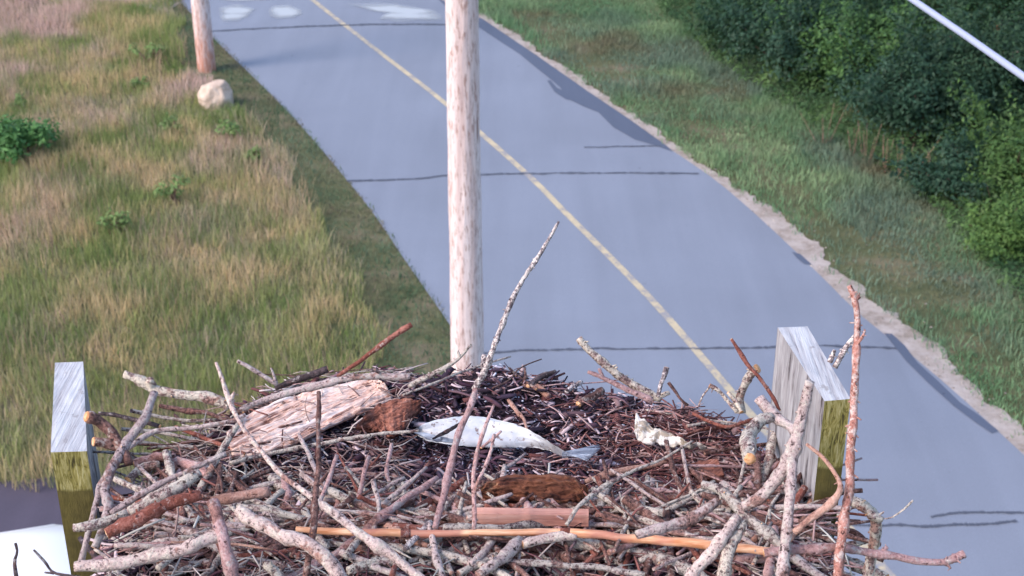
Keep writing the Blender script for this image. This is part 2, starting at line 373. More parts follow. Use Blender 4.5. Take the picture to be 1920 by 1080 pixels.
# ------------------------------------------------------------------ grasses (nobody could count them)
def poly_x(line_pts):                     # boundary X as a function of Y
    q = sorted([(G(*p).y, G(*p).x) for p in line_pts]); ys, xs = zip(*q)
    return lambda y: np.interp(y, ys, xs)
road_l = lambda y: np.interp(y, [p[1] for p in L_e[::-1]], [p[0] for p in L_e[::-1]])
road_r = lambda y: np.interp(y, [p[1] for p in R_e[::-1]], [p[0] for p in R_e[::-1]])
mead = poly_x([(318,-60),(328,20),(332,120),(440,215),(525,290),(560,380),(640,490),(695,600),(700,720),(740,900)])
def visible(X, Y, m=240):
    dz = Y*cp_ + CH*sp_; px = 960+FPX*X/dz; py = 540+FPX*(CH*cp_ - Y*sp_)/dz
    return (px > -m) & (px < 1920+m) & (py > -m) & (py < 1080+m)
NZ = [rng.random((64, 64)) for _ in range(6)]
def vnoise(X, Y, s, k):                   # smooth value noise
    x = X*s; y = Y*s; x0 = np.floor(x).astype(int); y0 = np.floor(y).astype(int); fx = x-x0; fy = y-y0
    fx = fx*fx*(3-2*fx); fy = fy*fy*(3-2*fy); t = NZ[k]; A = lambda i, j: t[(x0+i) % 64, (y0+j) % 64]
    return (A(0,0)*(1-fx)+A(1,0)*fx)*(1-fy)+(A(0,1)*(1-fx)+A(1,1)*fx)*fy
def fbm(X, Y, s, k): return (vnoise(X, Y, s, k)*.55+vnoise(X+7, Y+3, s*2.1, (k+1) % 6)*.3+vnoise(X, Y+9, s*4.7, (k+2) % 6)*.15)
def blades(name, X, Y, H, W, cols, lean, label):
    n = len(X); th = rng.uniform(0, 2*np.pi, n); la = rng.uniform(0, 2*np.pi, n); ll = lean*H*rng.uniform(.1, 1, n)
    dx, dy = np.cos(th)*W/2, np.sin(th)*W/2; lx, ly = np.cos(la)*ll, np.sin(la)*ll
    V = np.zeros((n, 5, 3))
    V[:, 0] = np.stack([X-dx, Y-dy, 0*X], 1); V[:, 1] = np.stack([X+dx, Y+dy, 0*X], 1)
    V[:, 2] = np.stack([X-dx*.8+lx*.35, Y-dy*.8+ly*.35, H*.55], 1); V[:, 3] = np.stack([X+dx*.8+lx*.35, Y+dy*.8+ly*.35, H*.55], 1)
    V[:, 4] = np.stack([X+lx, Y+ly, H], 1)
    i = np.arange(n)[:, None]*5
    F = np.concatenate([i+[[0,1,3]], i+[[0,3,2]], i+[[2,3,4]]])
    C = np.repeat(cols[:, None], 5, 1).reshape(-1, 3)
    o = np_mesh(name, V.reshape(-1, 3), F, M['blade'], C); tag(o, label, 'grass', kind='stuff'); return o
def mixc(a, b, t): t = np.clip(t, 0, 1)[:, None]; return np.array(a)*(1-t)+np.array(b)*t
def scatter(n, x0, x1, y0, y1, ok):
    X = rng.uniform(x0, x1, n); Y = rng.uniform(y0, y1, n); k = visible(X, Y) & ok(X, Y); return X[k], Y[k]
# tall meadow
X, Y = scatter(560000, -18, 1.2, 11.5, 44, lambda X, Y: (X < mead(Y)+.12*np.sin(Y*3)+.2*fbm(X, Y, 1.5, 2)) & ~((X < -4.1) & (Y < 13.65+.35*fbm(X, Y, 2, 3))))
dn = fbm(X, Y, .9, 0); keep = rng.random(len(X)) < .6+.7*dn; X, Y = X[keep], Y[keep]
t1, t2, t3 = fbm(X, Y, 1.3, 1), fbm(X, Y, 1.5, 3), fbm(X, Y, .8, 4)
col = mixc((.14,.21,.06), (.27,.30,.11), (t1-.3)*2.2)
col = mixc(col, (.52,.40,.22), (t2-.47)*3.6+rng.normal(0, .38, len(X)))
far = np.clip((Y-19)/10, 0, 1)
col = mixc(col, (.52,.38,.33), ((t3-.45)*4)*(.15+1.0*far)+rng.normal(0, .25, len(X)))
col *= rng.uniform(1.0, 1.5, (len(X), 1))
H = (.10+.28*fbm(X, Y, 1.0, 5))*rng.uniform(.4, 1.25, len(X))
blades('meadow_grass', X, Y, H, rng.uniform(.005, .012, len(X)), col, .6, 'tall mixed green and straw meadow grass left of the road')
# pale straw tufts and seed heads along the meadow
X, Y = scatter(60000, -18, 1.2, 11.5, 44, lambda X, Y: (X < mead(Y)+.25) & ~((X < -4.1) & (Y < 13.9)) & (fbm(X, Y, 1.3, 2) > .56))
col = mixc((.52,.38,.22), (.46,.30,.26), fbm(X, Y, .6, 4)*2-.5)*rng.uniform(.7, 1.2, (len(X), 1))
blades('straw_grass', X, Y, rng.uniform(.25, .6, len(X)), rng.uniform(.003, .008, len(X)), col, .45, 'dry straw coloured seed stalks standing in the meadow')
# mown strip left of the road
X, Y = scatter(260000, -14, 2, 11.5, 46, lambda X, Y: (X > mead(Y)-.3) & (X < road_l(Y)+.05+.10*(fbm(X, Y, 3, 2)-.5)))
t1 = fbm(X, Y, 1.1, 1); col = mixc((.085,.16,.085), (.17,.24,.15), (t1-.35)*3); col = mixc(col, (.20,.17,.12), (fbm(X, Y, 2.0, 3)-.52)*5)*rng.uniform(.7, 1.25, (len(X), 1))
blades('roadside_grass', X, Y, (.04+.07*fbm(X, Y, 1.5, 5))*rng.uniform(.5, 1.4, len(X)), rng.uniform(.006, .014, len(X)), col, .9, 'short dark green grass strip between meadow and road')
# verge right of the road
wr = lambda y: np.interp(y, Rf[::-1, 1], (wd+near_w)[::-1])
X, Y = scatter(800000, -3, 15, 13, 48, lambda X, Y: X > road_r(Y)+wr(Y)*.9+.4*np.clip(fbm(X, Y, .9, 3)-.45, 0, 1)+.09*np.abs(rng.standard_normal(len(X)))*np.sign(fbm(X, Y, 2.5, 1)-.55))
bare = fbm(X, Y, .5, 3)*np.exp(-np.abs(X-road_r(Y)-1.0)/1.1); keep = rng.random(len(X)) < np.clip(1.5-bare*2.4, .12, 1); X, Y = X[keep], Y[keep]
t1 = fbm(X, Y, .7, 1); col = mixc((.15,.28,.14), (.28,.39,.21), (t1-.35)*3)
col = mixc(col, (.17,.25,.18), (fbm(X, Y, .5, 4)-.5)*4); col = mixc(col, (.20,.17,.10), (fbm(X, Y, .8, 5)-.63)*4)*rng.uniform(.65, 1.3, (len(X), 1))
H = (.05+.22*fbm(X, Y, .8, 2)**2)*rng.uniform(.5, 1.4, len(X))
blades('verge_grass', X, Y, H, rng.uniform(.006, .016, len(X)), col, .8, 'green verge grass between the sandy shoulder and the thicket')
# loose stones on the shoulder
n = 700; t = rng.integers(60, 640, n); off = rng.exponential(.28, n)
C = np.concatenate([Rf[t]+n2[t]*off[:, None], np.full((n, 1), .012)], 1); keep = visible(C[:, 0], C[:, 1]); C = C[keep]; n = len(C)
ico = np.array([(1,0,0),(-1,0,0),(0,1,0),(0,-1,0),(0,0,.7),(0,0,-.7)]); fo = np.array([(0,2,4),(2,1,4),(1,3,4),(3,0,4),(2,0,5),(1,2,5),(3,1,5),(0,3,5)])
V = (ico[None]*rng.uniform(.6, 1.3, (n, 6, 1))*rng.uniform(.006, .024, (n, 1, 1))+C[:, None]).reshape(-1, 3)
F = (fo[None]+np.arange(n)[:, None, None]*6).reshape(-1, 3)
cc = np.repeat(np.array([.40,.35,.32])*rng.uniform(.5, 1.3, (n, 1)), 6, 0)
tag(np_mesh('shoulder_gravel', V, F, M['tint'], cc), 'loose pebbles scattered on the sandy shoulder', 'gravel', kind='stuff')

# ------------------------------------------------------------------ leafy plants
def leaf_cloud(cent, radii, n, size, c1, c2, lobes, seed, flat=.35):
    r = np.random.default_rng(seed)
    lc = r.normal(0, 1, (lobes, 3)); lc /= np.linalg.norm(lc, axis=1)[:, None]; lc *= r.uniform(.25, .85, (lobes, 1)); lc[:, 2] = np.abs(lc[:, 2])*.95-.15
    lr = r.uniform(.22, .46, lobes); li = r.integers(0, lobes, n)
    d = r.normal(0, 1, (n, 3)); d /= np.linalg.norm(d, axis=1)[:, None]
    p = lc[li]+d*lr[li][:, None]*r.uniform(.5, 1.05, (n, 1))
    C = np.array(cent)+p*np.array(radii)
    if n > 4000:                                         # loose shoots that break the outline
        ns = 46; k = n//5; base_ = lc[r.integers(0, lobes, ns)]; dr = base_/np.linalg.norm(base_, axis=1)[:, None]*.6+r.normal(0, .35, (ns, 3))+np.array([0, 0, .5]); q_ = r.integers(0, ns, k)
        C[:k] = np.array(cent)+(base_[q_]+dr[q_]*r.uniform(.2, .75, (k, 1))+r.normal(0, .035, (k, 3)))*np.array(radii)
    C[:, 2] = np.maximum(C[:, 2], .03)
    up = d*.7+np.array([0, 0, .9])+r.normal(0, flat, (n, 3)); up /= np.linalg.norm(up, axis=1)[:, None]
    a = r.normal(0, 1, (n, 3)); a -= up*(a*up).sum(1)[:, None]; a /= np.linalg.norm(a, axis=1)[:, None]; a[:, 2] -= .25
    b = np.cross(up, a); s = size*r.uniform(.55, 1.3, (n, 1))
    V = np.stack([C-a*s, C+b*s*.42+up*s*.06, C+a*s, C-b*s*.42+up*s*.06], 1).reshape(-1, 3)
    F = np.arange(n*4).reshape(n, 4)
    t = r.random(lobes)[li]*.55+r.random(n)*.45
    col = (np.array(c1)*(1-t[:, None])+np.array(c2)*t[:, None])*r.uniform(.7, 1.3, (n, 1))
    return V, F, np.repeat(col, 4, 0), lc*np.array(radii)+np.array(cent)
def tube_np(mb, pts, r0, r1, k=5, mi=0):
    pts = [Vector(p) for p in pts]; n = len(pts); vs = []
    for i, p in enumerate(pts):
        d = (pts[min(i+1, n-1)]-pts[max(i-1, 0)]).normalized(); u = d.orthogonal().normalized(); v = d.cross(u); r = r0+(r1-r0)*i/(n-1)
        vs += [p+(u*math.cos(2*math.pi*j/k)+v*math.sin(2*math.pi*j/k))*r for j in range(k)]
    fs = [(i*k+j, i*k+(j+1) % k, (i+1)*k+(j+1) % k, (i+1)*k+j) for i in range(n-1) for j in range(k)]+[tuple(range(k))[::-1], tuple((n-1)*k+j for j in range(k))]
    mb.add(vs, fs, mi)
def shrub(name, base, rad, hgt, n, size, c1, c2, label, cat, group=None, lobes=22, seed=1):
    root = empty(name, base); tag(root, label, cat, group); bx, by, _ = base
    V, F, C, lc = leaf_cloud((bx, by, hgt*.42), (rad, rad, hgt*.60), n, size, c1, c2, lobes, seed)
    np_mesh('foliage', V, F, M['leaf'], C, root, base)
    mb = MB(); rr = random.Random(seed)
    for q in lc[::2]:
        q = Vector(q); mid = Vector((bx+(q.x-bx)*.4+rr.uniform(-.1,.1), by+(q.y-by)*.4, max(.1, q.z*.55)))
        tube_np(mb, [Vector((bx+rr.uniform(-.12,.12), by+rr.uniform(-.12,.12), 0)), mid, q], .022, .008)
    mb.build('branch', M['brown'], root, base); return root
DG, MG, YG, BG = (.020,.058,.028), (.040,.095,.035), (.085,.155,.040), (.040,.092,.060)
specs = [  # px, py of base, radius, height, leaves, size, c1, c2, label
 (1300,-20, 1.7, 2.2, 14000, .050, DG, BG, 'dark glossy bush at the far end of the thicket by the verge'),
 (1470, 30, 2.0, 2.6, 18000, .048, MG, YG, 'bright yellow-green bush standing at the far end of the thicket'),
 (1640,-20, 2.3, 3.2, 18000, .052, MG, YG, 'tall mid green bush behind the start of the white cable'),
 (1500,165, 1.5, 2.0, 15000, .048, DG, BG, 'low dark bush bulging over the verge beside reddish leaves'),
 (1630,205, 1.5, 2.1, 16000, .046, MG, (.09,.19,.05), 'fresh green leafy bush in the middle of the thicket'),
 (1740,130, 2.1, 2.7, 20000, .048, DG, MG, 'deep green bush below the white cable'),
 (1900, 80, 2.3, 3.0, 20000, .050, MG, YG, 'olive green bush above the white cable at the frame edge'),
 (1730,290, 1.5, 1.9, 18000, .045, DG, BG, 'blue-green bush behind the tall weeds'),
 (1850,270, 1.8, 2.3, 22000, .045, DG, (.05,.10,.05), 'darkest bush with bare grey branches'),
 (1930,400, 1.2, 1.6, 14000, .042, (.045,.11,.03), YG, 'bright green bush cut by the right frame edge'),
 (1900,490, .85, .9, 8000, .036, (.05,.12,.035), (.10,.18,.04), 'low yellow-green leafy bush nearest the road'),
 (1400,100, 1.2, 1.5, 10000, .045, DG, MG, 'small dark bush at the grass edge of the thicket'),
 (1820,385, .95, 1.1, 9000, .042, DG, BG, 'low bluish bush between the weeds and the bright bush'),
]
thick = poly_x([(1160,-60),(1240,30),(1350,130),(1450,195),(1570,260),(1690,340),(1780,420),(1900,560)])
X, Y = scatter(260000, 2, 16, 13, 44, lambda X, Y: (X > thick(Y)-.15+.7*(fbm(X, Y, 1.2, 4)-.4)) & (X < thick(Y)+5))
n = len(X); hz = (.15+1.3*fbm(X, Y, 1.3, 1)*np.clip((X-thick(Y))/1.2, .15, 1))*np.sqrt(rng.random(n)); cen_ = np.stack([X, Y, hz], 1)
up = np.stack([rng.normal(-.2, .5, n), rng.normal(-.2, .5, n), np.ones(n)], 1); up /= np.linalg.norm(up, axis=1)[:, None]
a_ = rng.normal(0, 1, (n, 3)); a_ -= up*(a_*up).sum(1)[:, None]; a_ /= np.linalg.norm(a_, axis=1)[:, None]; b_ = np.cross(up, a_); s_ = rng.uniform(.025, .055, (n, 1))
cc = mixc((.03,.08,.03), (.09,.17,.055), (fbm(X, Y, 1.6, 2)-.3)*2.4)*rng.uniform(.7, 1.3, (n, 1))
tag(np_mesh('undergrowth', np.stack([cen_-a_*s_, cen_+b_*s_*.45, cen_+a_*s_, cen_-b_*s_*.45], 1).reshape(-1, 3), np.arange(n*4).reshape(n, 4), M['leaf'], np.repeat(cc, 4, 0)), 'tangled leafy undergrowth filling the gaps between thicket bushes', 'undergrowth', kind='stuff')
for i, (px, py, rad, h, n, sz, c1, c2, lab) in enumerate(specs):
    b = G(px, py+10); shrub('thicket_bush', (b.x, b.y+rad*.5, 0), rad, h, n, sz, c1, c2, lab, 'bush', 'bushes of the roadside thicket', 42, 40+i)
# trees beyond, past the right edge
for i, (x, y, h) in enumerate([(13.0, 33, 5.5), (16.5, 27, 6), (11.0, 38.5, 5), (17, 36, 6.5)]):
    root = empty('tree', (x, y, 0)); tag(root, ['rounded tree behind the thicket bushes', 'tree standing out past the thicket nearest the road', 'farthest tree beyond the bright bush', 'tallest tree deep inside the thicket'][i], 'tree', 'trees behind the thicket')
    V, F, C, lc = leaf_cloud((x, y, h*.6), (h*.38, h*.38, h*.42), 14000, .075, DG, MG, 30, 80+i); np_mesh('crown', V, F, M['leaf'], C, root, (x, y, 0))
    mb = MB(); tube_np(mb, [(x, y, 0), (x+.1, y, h*.3), (x, y+.1, h*.65)], .14, .06, 8)
    for q in lc[::2]: tube_np(mb, [(x, y, h*.35), Vector(q)], .05, .015)
    mb.build('trunk', M['brown'], root, (x, y, 0))
# dead grey branches in the thicket
def dead(px, py, z, pts, lab):
    mb = MB(); tube_np(mb, [P(*p) for p in pts], .028, .010, 6); o = mb.build('dead_branch', M['birch'], None, P(*pts[0])); tag(o, lab, 'branch', 'dead branches in the thicket')
dead(0,0,0, [(1775,92,29.2),(1815,97,29),(1838,100,29),(1852,112,28.8)], 'bare grey dead branch just below the white cable')
dead(0,0,0, [(1868,101,29),(1890,100,28.8),(1912,97,28.6)], 'short pale dead branch above the cable at the frame edge')
dead(0,0,0, [(1885,160,28.3),(1910,157,28),(1945,152,27.9)], 'pale dead branch under the cable where it leaves the frame')
# red leaves
for px, py, z, s, lab in [(1560,182,29.6,.11,'small cluster of red leaves at the foot of the thicket'), (1868,55,28.6,.09,'single orange leaf cluster above the white cable'), (1606,222,27.8,.13,'brownish red leaf cluster low beside the green bush')]:
    c = P(px, py, z); V, F, C, _ = leaf_cloud(c, (s, s, s*1.4), 60, .05, (.45,.09,.03), (.6,.2,.08), 6, int(px)); tag(np_mesh('red_leaves', V, F, M['leaf'], C, None, c), lab, 'leaves', 'red leaf clusters in the thicket')
# upright weeds in front of the thicket
wp = [(1625,300),(1660,318),(1690,330),(1718,345),(1752,352),(1790,360),(1822,372),(1850,382),(1880,402),(1600,285),(1545,262)]
for i, (px, py) in enumerate(wp):
    b = G(px, py+8); r = np.random.default_rng(300+i); h = r.uniform(.5, .95); n = 420
    tt = r.random(n)**.8; ang = r.uniform(0, 2*np.pi, n); k = r.integers(0, 5, n); kx = r.normal(0, .13, 5); ky = r.normal(0, .13, 5)
    C = np.stack([b.x+kx[k]*(.5+tt)+np.cos(ang)*.05, b.y+ky[k]*(.5+tt)+np.sin(ang)*.05, .05+tt*h*(.7+.3*(k/4))], 1)
    D = np.stack([np.cos(ang), np.sin(ang), r.uniform(.2, .8, n)], 1); s = .07*(1.15-tt*.7)[:, None]; Wd = np.stack([-np.sin(ang), np.cos(ang), 0*ang], 1)
    V = np.stack([C, C+D*s*.5+Wd*s*.16, C+D*s, C+D*s*.5-Wd*s*.16], 1).reshape(-1, 3)
    cc = np.repeat(mixc((.06,.13,.05), (.11,.18,.08), r.random(n)), 4, 0)
    root = empty('tall_weed', (b.x, b.y, 0))
    lab = ['lone weed farthest up the verge', 'weed'][1]
    tag(root, f'upright leafy weed growing at the thicket edge, number {i+1} counted down the verge', 'weed', 'upright weeds along the thicket')
    np_mesh('leaves', V, np.arange(n*4).reshape(n, 4), M['leaf'], cc, root, (b.x, b.y, 0))
    mb = MB()
    for q in range(5): tube_np(mb, [(b.x+kx[q]*.4, b.y+ky[q]*.4, 0), (b.x+kx[q]*1.5, b.y+ky[q]*1.5, h*(.7+.3*q/4))], .007, .003, 4)
    mb.build('stem', M['tan'], root, (b.x, b.y, 0))
weeds = [o for o in COL.objects if o.name.startswith('tall_weed')]
wl = ['upright weed in front of the blue-green bush, sixth down the verge','upright weed just behind the reddish low leaves']
# meadow bush at the left edge, and green clumps
b = G(55, 300); shrub('meadow_shrub', (b.x, b.y, 0), .70, .95, 3200, .055, (.06,.16,.045), (.12,.27,.08), 'bright green leafy shrub in the meadow at the left frame edge', 'shrub', None, 18, 5)
for i, (px, py, s, lab) in enumerate([(280,108,.42,'dark green clump left of the far pole'), (262,158,.24,'small round green plant left of the pale boulder'), (320,238,.30,'low green plant below the boulder shadow'), (35,195,.22,'tiny green plant above the left meadow shrub'), (225,430,.35,'bright green weed clump in the golden grass'), (330,375,.38,'green weed clump in the middle of the meadow'), (430,255,.34,'green weed clump near the mown strip below the boulder'), (475,300,.28,'dark weed clump beside the mown strip')]):
    b = G(px, py+8); shrub('meadow_plant', (b.x, b.y, 0), s, s*1.3, 300, .038, (.11,.20,.06), (.20,.30,.10), lab, 'plant', 'green plants scattered in the meadow', 8, 60+i)

# ------------------------------------------------------------------ boulder
def boulder():
    c = G(405, 203); me = bpy.data.meshes.new('boulder'); import bmesh
    bm = bmesh.new(); bmesh.ops.create_icosphere(bm, subdivisions=5, radius=1)
    for v in bm.verts:
        p = v.co.copy(); f = 1+.16*mn.noise(p*1.3+Vector((4, 1, 2)))+.05*mn.noise(p*4)+.02*mn.noise(p*11)
        q = Vector((p.x*.34, p.y*.30, p.z*.36))*f
        for nrm, dd in ((Vector((.75,-.4,.5)).normalized(), .30), (Vector((-.6,-.5,.62)).normalized(), .315), (Vector((0,-.2,1)).normalized(), .33), (Vector((1,-.1,0)), .31)):
            ex = q.dot(nrm)-dd
            if ex > 0: q -= nrm*ex*.85
        v.co = q
    bm.to_mesh(me); bm.free(); me.materials.append(M['rock']); me.polygons.foreach_set('use_smooth', [True]*len(me.polygons))
    o = bpy.data.objects.new('boulder', me); COL.objects.link(o); o.location = (c.x, c.y+.15, .14); tag(o, 'pale cream boulder sitting in the meadow below the far pole', 'boulder')
boulder()

# ------------------------------------------------------------------ poles
def pole(name, x, y, r0, r1, top, mat, label, seed):
    root = empty(name, (x, y, 0)); tag(root, label, 'utility pole', 'wooden utility poles')
    K, NR = 40, 150; vs = []
    for i in range(NR):
        z = -0.3+(top+.3)*i/(NR-1)
        for j in range(K):
            a = 2*math.pi*j/K; r = r0+(r1-r0)*z/top
            q = Vector((math.cos(a)*2.2, math.sin(a)*2.2, z*1.1+seed)); r *= 1+.03*mn.noise(q)+.025*mn.noise(Vector((q.x*2.5, q.y*2.5, z*3)))
            dpt = mn.noise(Vector((math.cos(a)*4, math.sin(a)*4, z*1.4+seed)));  r -= .010*max(0, dpt-.25)*2
            vs.append((x+math.cos(a)*r, y+math.sin(a)*r, z))
    fs = [(i*K+j, i*K+(j+1) % K, (i+1)*K+(j+1) % K, (i+1)*K+j) for i in range(NR-1) for j in range(K)]+[tuple((NR-1)*K+j for j in range(K))]
    mb = MB(); mb.add(vs, fs); mb.build('shaft', mat, root, (x, y, 0), True)
    return root
pole('utility_pole', -.465, 13.4, .182, .125, 10.6, M['pole'], 'tall weathered pale pole rising just behind the nest', 0)
fb = G(388, 132); pole('utility_pole', fb.x, fb.y, .185, .14, 10.5, M['pole2'], 'reddish stained pole base in the meadow behind the boulder', 20)
# cable
mb = MB(); tube_np(mb, [P(700,-700,11), P(1400,-205,7.0), P(1712,0,5.6), P(1815,70,5.25), P(1920,144,4.9), P(2200,350,4.2), P(2900,900,3.0)], .0125, .0125, 12)
cb = mb.build('cable', M['cable'], None, P(1712,0,5.6), True); tag(cb, 'pale blue-white cable crossing the thicket diagonally', 'cable')

# ------------------------------------------------------------------ white car at the lower left (only its rear corner is in frame)
def car():
    Wd = 1.75; A0, B0 = G(120, 968, 1.40), G(0, 996, 1.40); d0 = (A0-B0).normalized(); yaw = math.atan2(d0.y, d0.x)
    rot = Matrix.Rotation(yaw, 3, 'Z'); base = Vector((A0.x, A0.y, 0))
    root = empty('parked_car', (0, 0, 0)); tag(root, 'white car parked on the dark driveway at the lower left corner', 'car')
    prof = [(0,.35),(-.02,.75),(.06,1.0),(.35,1.08),(.55,1.12),(.95,1.42),(1.5,1.47),(2.3,1.42),(3.0,1.05),(3.7,.95),(4.15,.80),(4.25,.55),(4.22,.32)]
    def W(x, y, z): return base+rot @ Vector((-(x-.95), y-Wd+.12, z))
    mb = MB(); rows = []
    for k, yy in enumerate([0,.06,.2,.5,.875,1.25,1.55,1.69,1.75]):
        e = abs(yy-Wd/2)/(Wd/2); inset = .10*max(0, e-.75)/.25
        row = []
        for (x, z) in prof:
            zz = z-(.16*max(0, e-.6)/.4 if z > 1.1 else .05*max(0, e-.8)/.2); xx = x+(inset if x < 2 else -inset); row.append(len(mb.v)+len(row))
            rows.append(W(xx, yy, zz))
    n = len(prof); fs = [(r*n+i, r*n+i+1, (r+1)*n+i+1, (r+1)*n+i) for r in range(8) for i in range(n-1)]+[tuple(range(n)), tuple(8*n+i for i in range(n))[::-1]]
    mb.add(rows, fs); mb.build('body', M['carwhite'], root, None, True)
    for nm, q in (('rear_window', [(.62,.25,1.19),(.62,1.5,1.19),(.90,1.4,1.40),(.90,.35,1.40)]), ('windscreen', [(2.42,.3,1.38),(2.42,1.45,1.38),(2.92,1.5,1.11),(2.92,.25,1.11)])):
        mb = MB(); a = [W(*p)+Vector((0, 0, .015)) for p in q]; b_ = [p-Vector((0, 0, .03)) for p in a]; mb.add(a+b_, [(0,1,2,3),(7,6,5,4),(0,4,5,1),(1,5,6,2),(2,6,7,3),(3,7,4,0)]); mb.build(nm, M['glass'], root)
    for x in (.85, 3.4):
        for y in (.02, Wd-.02):
            mb = MB(); c = W(x, y, .31); ax = rot @ Vector((0, 1, 0)); tube_np(mb, [c-ax*.1, c+ax*.1], .31, .31, 24); wh = mb.build('wheel', M['rubber'], root)
            mb = MB(); tube_np(mb, [c-ax*.105, c+ax*.105], .19, .19, 16); mb.build('rim', M['rim'], wh)
    for y in (.2, 1.55):
        mb = MB(); mb.box(W(.02, y, .82), (.08, .28, .14), Matrix.Rotation(yaw, 3, 'Z')); mb.build('tail_lamp', M['lamp'], root)
car()

# ------------------------------------------------------------------ nest platform
DECK = CH-1.50
plat = empty('nest_platform', (-.08, 1.55, 0)); tag(plat, 'weathered wooden platform with two upright boards holding the stick nest', 'platform')
mb = MB(); 
for k in range(7): mb.box((-.08, 1.10+k*.15, DECK-.02), (1.12, .135, .038))
mb.build('deck', M['b_inner'], plat)
for xx in (-.55, .38):
    mb = MB(); mb.box((xx, 1.55, DECK-.10), (.045, 1.1, .12)); mb.build('joist', M['b_inner'], plat)
mb = MB(); tube_np(mb, [(-.08,1.55,-.2),(-.08,1.55,DECK-.04)], .15, .12, 24); mb.build('post', M['pole'], plat)
def board(tl, tr, br, bl, zf, zn, depth_drop, label, tear):
    """upright board: its weathered top seen from above; far corners at depth zf, near corners at depth zn"""
    A, B, Cc, D = P(*tl, zf), P(*tr, zf), P(*br, zn), P(*bl, zn)
    mb = MB(); nx, ny, nz = 8, 40, 40
    def top(u, v): return A.lerp(B, u).lerp(D.lerp(Cc, u), v)
    org = top(.5, 1); n0 = 0
    wob = lambda p, s=.0012: s*mn.noise(p*60)+s*1.2*mn.noise(p*22)
    up = Vector((0, 0, 1))
    def dup_grid(f, na, nb, mi, nrm, ragged=.0):
        vs = []
        for i in range(na+1):
            for j in range(nb+1):
                p = f(i/na, j/nb); edge_ = (i in (0, na)) + (j in (0, nb))
                vs.append(p+nrm*wob(p)*(0 if edge_ else 1))
        mb.add(vs, [(i*(nb+1)+j, i*(nb+1)+j+1, (i+1)*(nb+1)+j+1, (i+1)*(nb+1)+j) for i in range(na) for j in range(nb)], mi)
    dn = Vector((0, 0, -depth_drop))
    dup_grid(lambda a, b: top(a, 1-b), nx, ny, 0, up)
    dup_grid(lambda a, b: top(a, 1)+dn*b, nx, nz, 1, -up.cross(Cc-D).normalized())
    dup_grid(lambda a, b: top(0, a)+dn*b, ny, nz, 2, Vector((-1,0,0)))
    dup_grid(lambda a, b: top(1, 1-a)+dn*b, ny, nz, 2, Vector((1,0,0)))
    dup_grid(lambda a, b: top(1-a, 0)+dn*b, nx, nz, 2, Vector((0,1,0)))
    org2 = top(.5, 1)-Vector((0, 0, tear))
    o = mb.build('side_board', [M['b_weathered'], M['b_end'], M['b_inner']], plat, org2); o['label'] = label; return o
bl_ = board((103,680),(156,678),(163,846),(95,848), 2.22, 2.0, .46, 'narrow upright board on the nest side of the car, weathered white top', .058)
br_ = board((1458,614),(1514,612),(1595,748),(1546,752), 2.10, 1.92, .52, 'upright board nearer the tall red stick, weathered white top with torn end', .10)
for o_, t_ in ((bl_, .3), (br_, 1)):
    mb = MB()
    for k in range(2):
        pass

# ------------------------------------------------------------------ sticks
def tube(mb, pts, rad, sides=9, jit=.10, seed=0, step=.006, caps=None, knots=True, mi=0):
    """pts world, rad world radii per point"""
    r_ = random.Random(seed)
    if caps is None: caps = (r_.random() < .4, r_.random() < .4)
    L = sum((Vector(pts[i+1])-Vector(pts[i])).length for i in range(len(pts)-1)); n = max(6, min(110, int(L/step)))
    cp = catmull([list(p)+[q] for p, q in zip(pts, rad)], n); Q = [Vector(c[:3]) for c in cp]; RR = [max(.0004, c[3]) for c in cp]
    kn = [(r_.uniform(.05, .95), r_.uniform(.10, .30)) for _ in range(int(L/.05)+1)] if knots else []
    u = (Q[1]-Q[0]).orthogonal().normalized(); vs = []; wob = Vector((r_.uniform(0, 99), r_.uniform(0, 99), r_.uniform(0, 99)))
    for i in range(n):
        d = (Q[min(i+1, n-1)]-Q[max(i-1, 0)]).normalized(); u = (u-d*u.dot(d)).normalized(); v = d.cross(u)
        t = i/(n-1); r = RR[i]*(1+.10*mn.noise(Q[i]*45+wob))
        for kt, ka in kn: r += RR[i]*ka*math.exp(-((t-kt)*L/.006)**2)
        c = Q[i]+Vector((mn.noise(Q[i]*30+wob), mn.noise(Q[i]*30+wob*2), mn.noise(Q[i]*30-wob)))*RR[i]*.45
        for j in range(sides):
            a = 2*math.pi*j/sides; vs.append(c+(u*math.cos(a)+v*math.sin(a))*r*(1+jit*r_.uniform(-1, 1)))
    fs = [(i*sides+j, i*sides+(j+1) % sides, (i+1)*sides+(j+1) % sides, (i+1)*sides+j) for i in range(n-1) for j in range(sides)]; ms = [mi]*len(fs)
    for e, base, dr in ((caps[0], 0, -1), (caps[1], (n-1)*sides, 1)):
        c = len(vs); d = (Q[1]-Q[0]).normalized()*-1 if dr < 0 else (Q[-1]-Q[-2]).normalized()
        m_ = Vector((0, 0, 0))
        for j in range(sides): m_ += vs[base+j]
        vs.append(m_/sides+d*RR[0 if dr < 0 else -1]*.12)
        for j in range(sides):
            f = (base+j, base+(j+1) % sides, c); fs.append(f if dr > 0 else f[::-1]); ms.append(1 if e else mi)
    mb.add(vs, fs, ms)
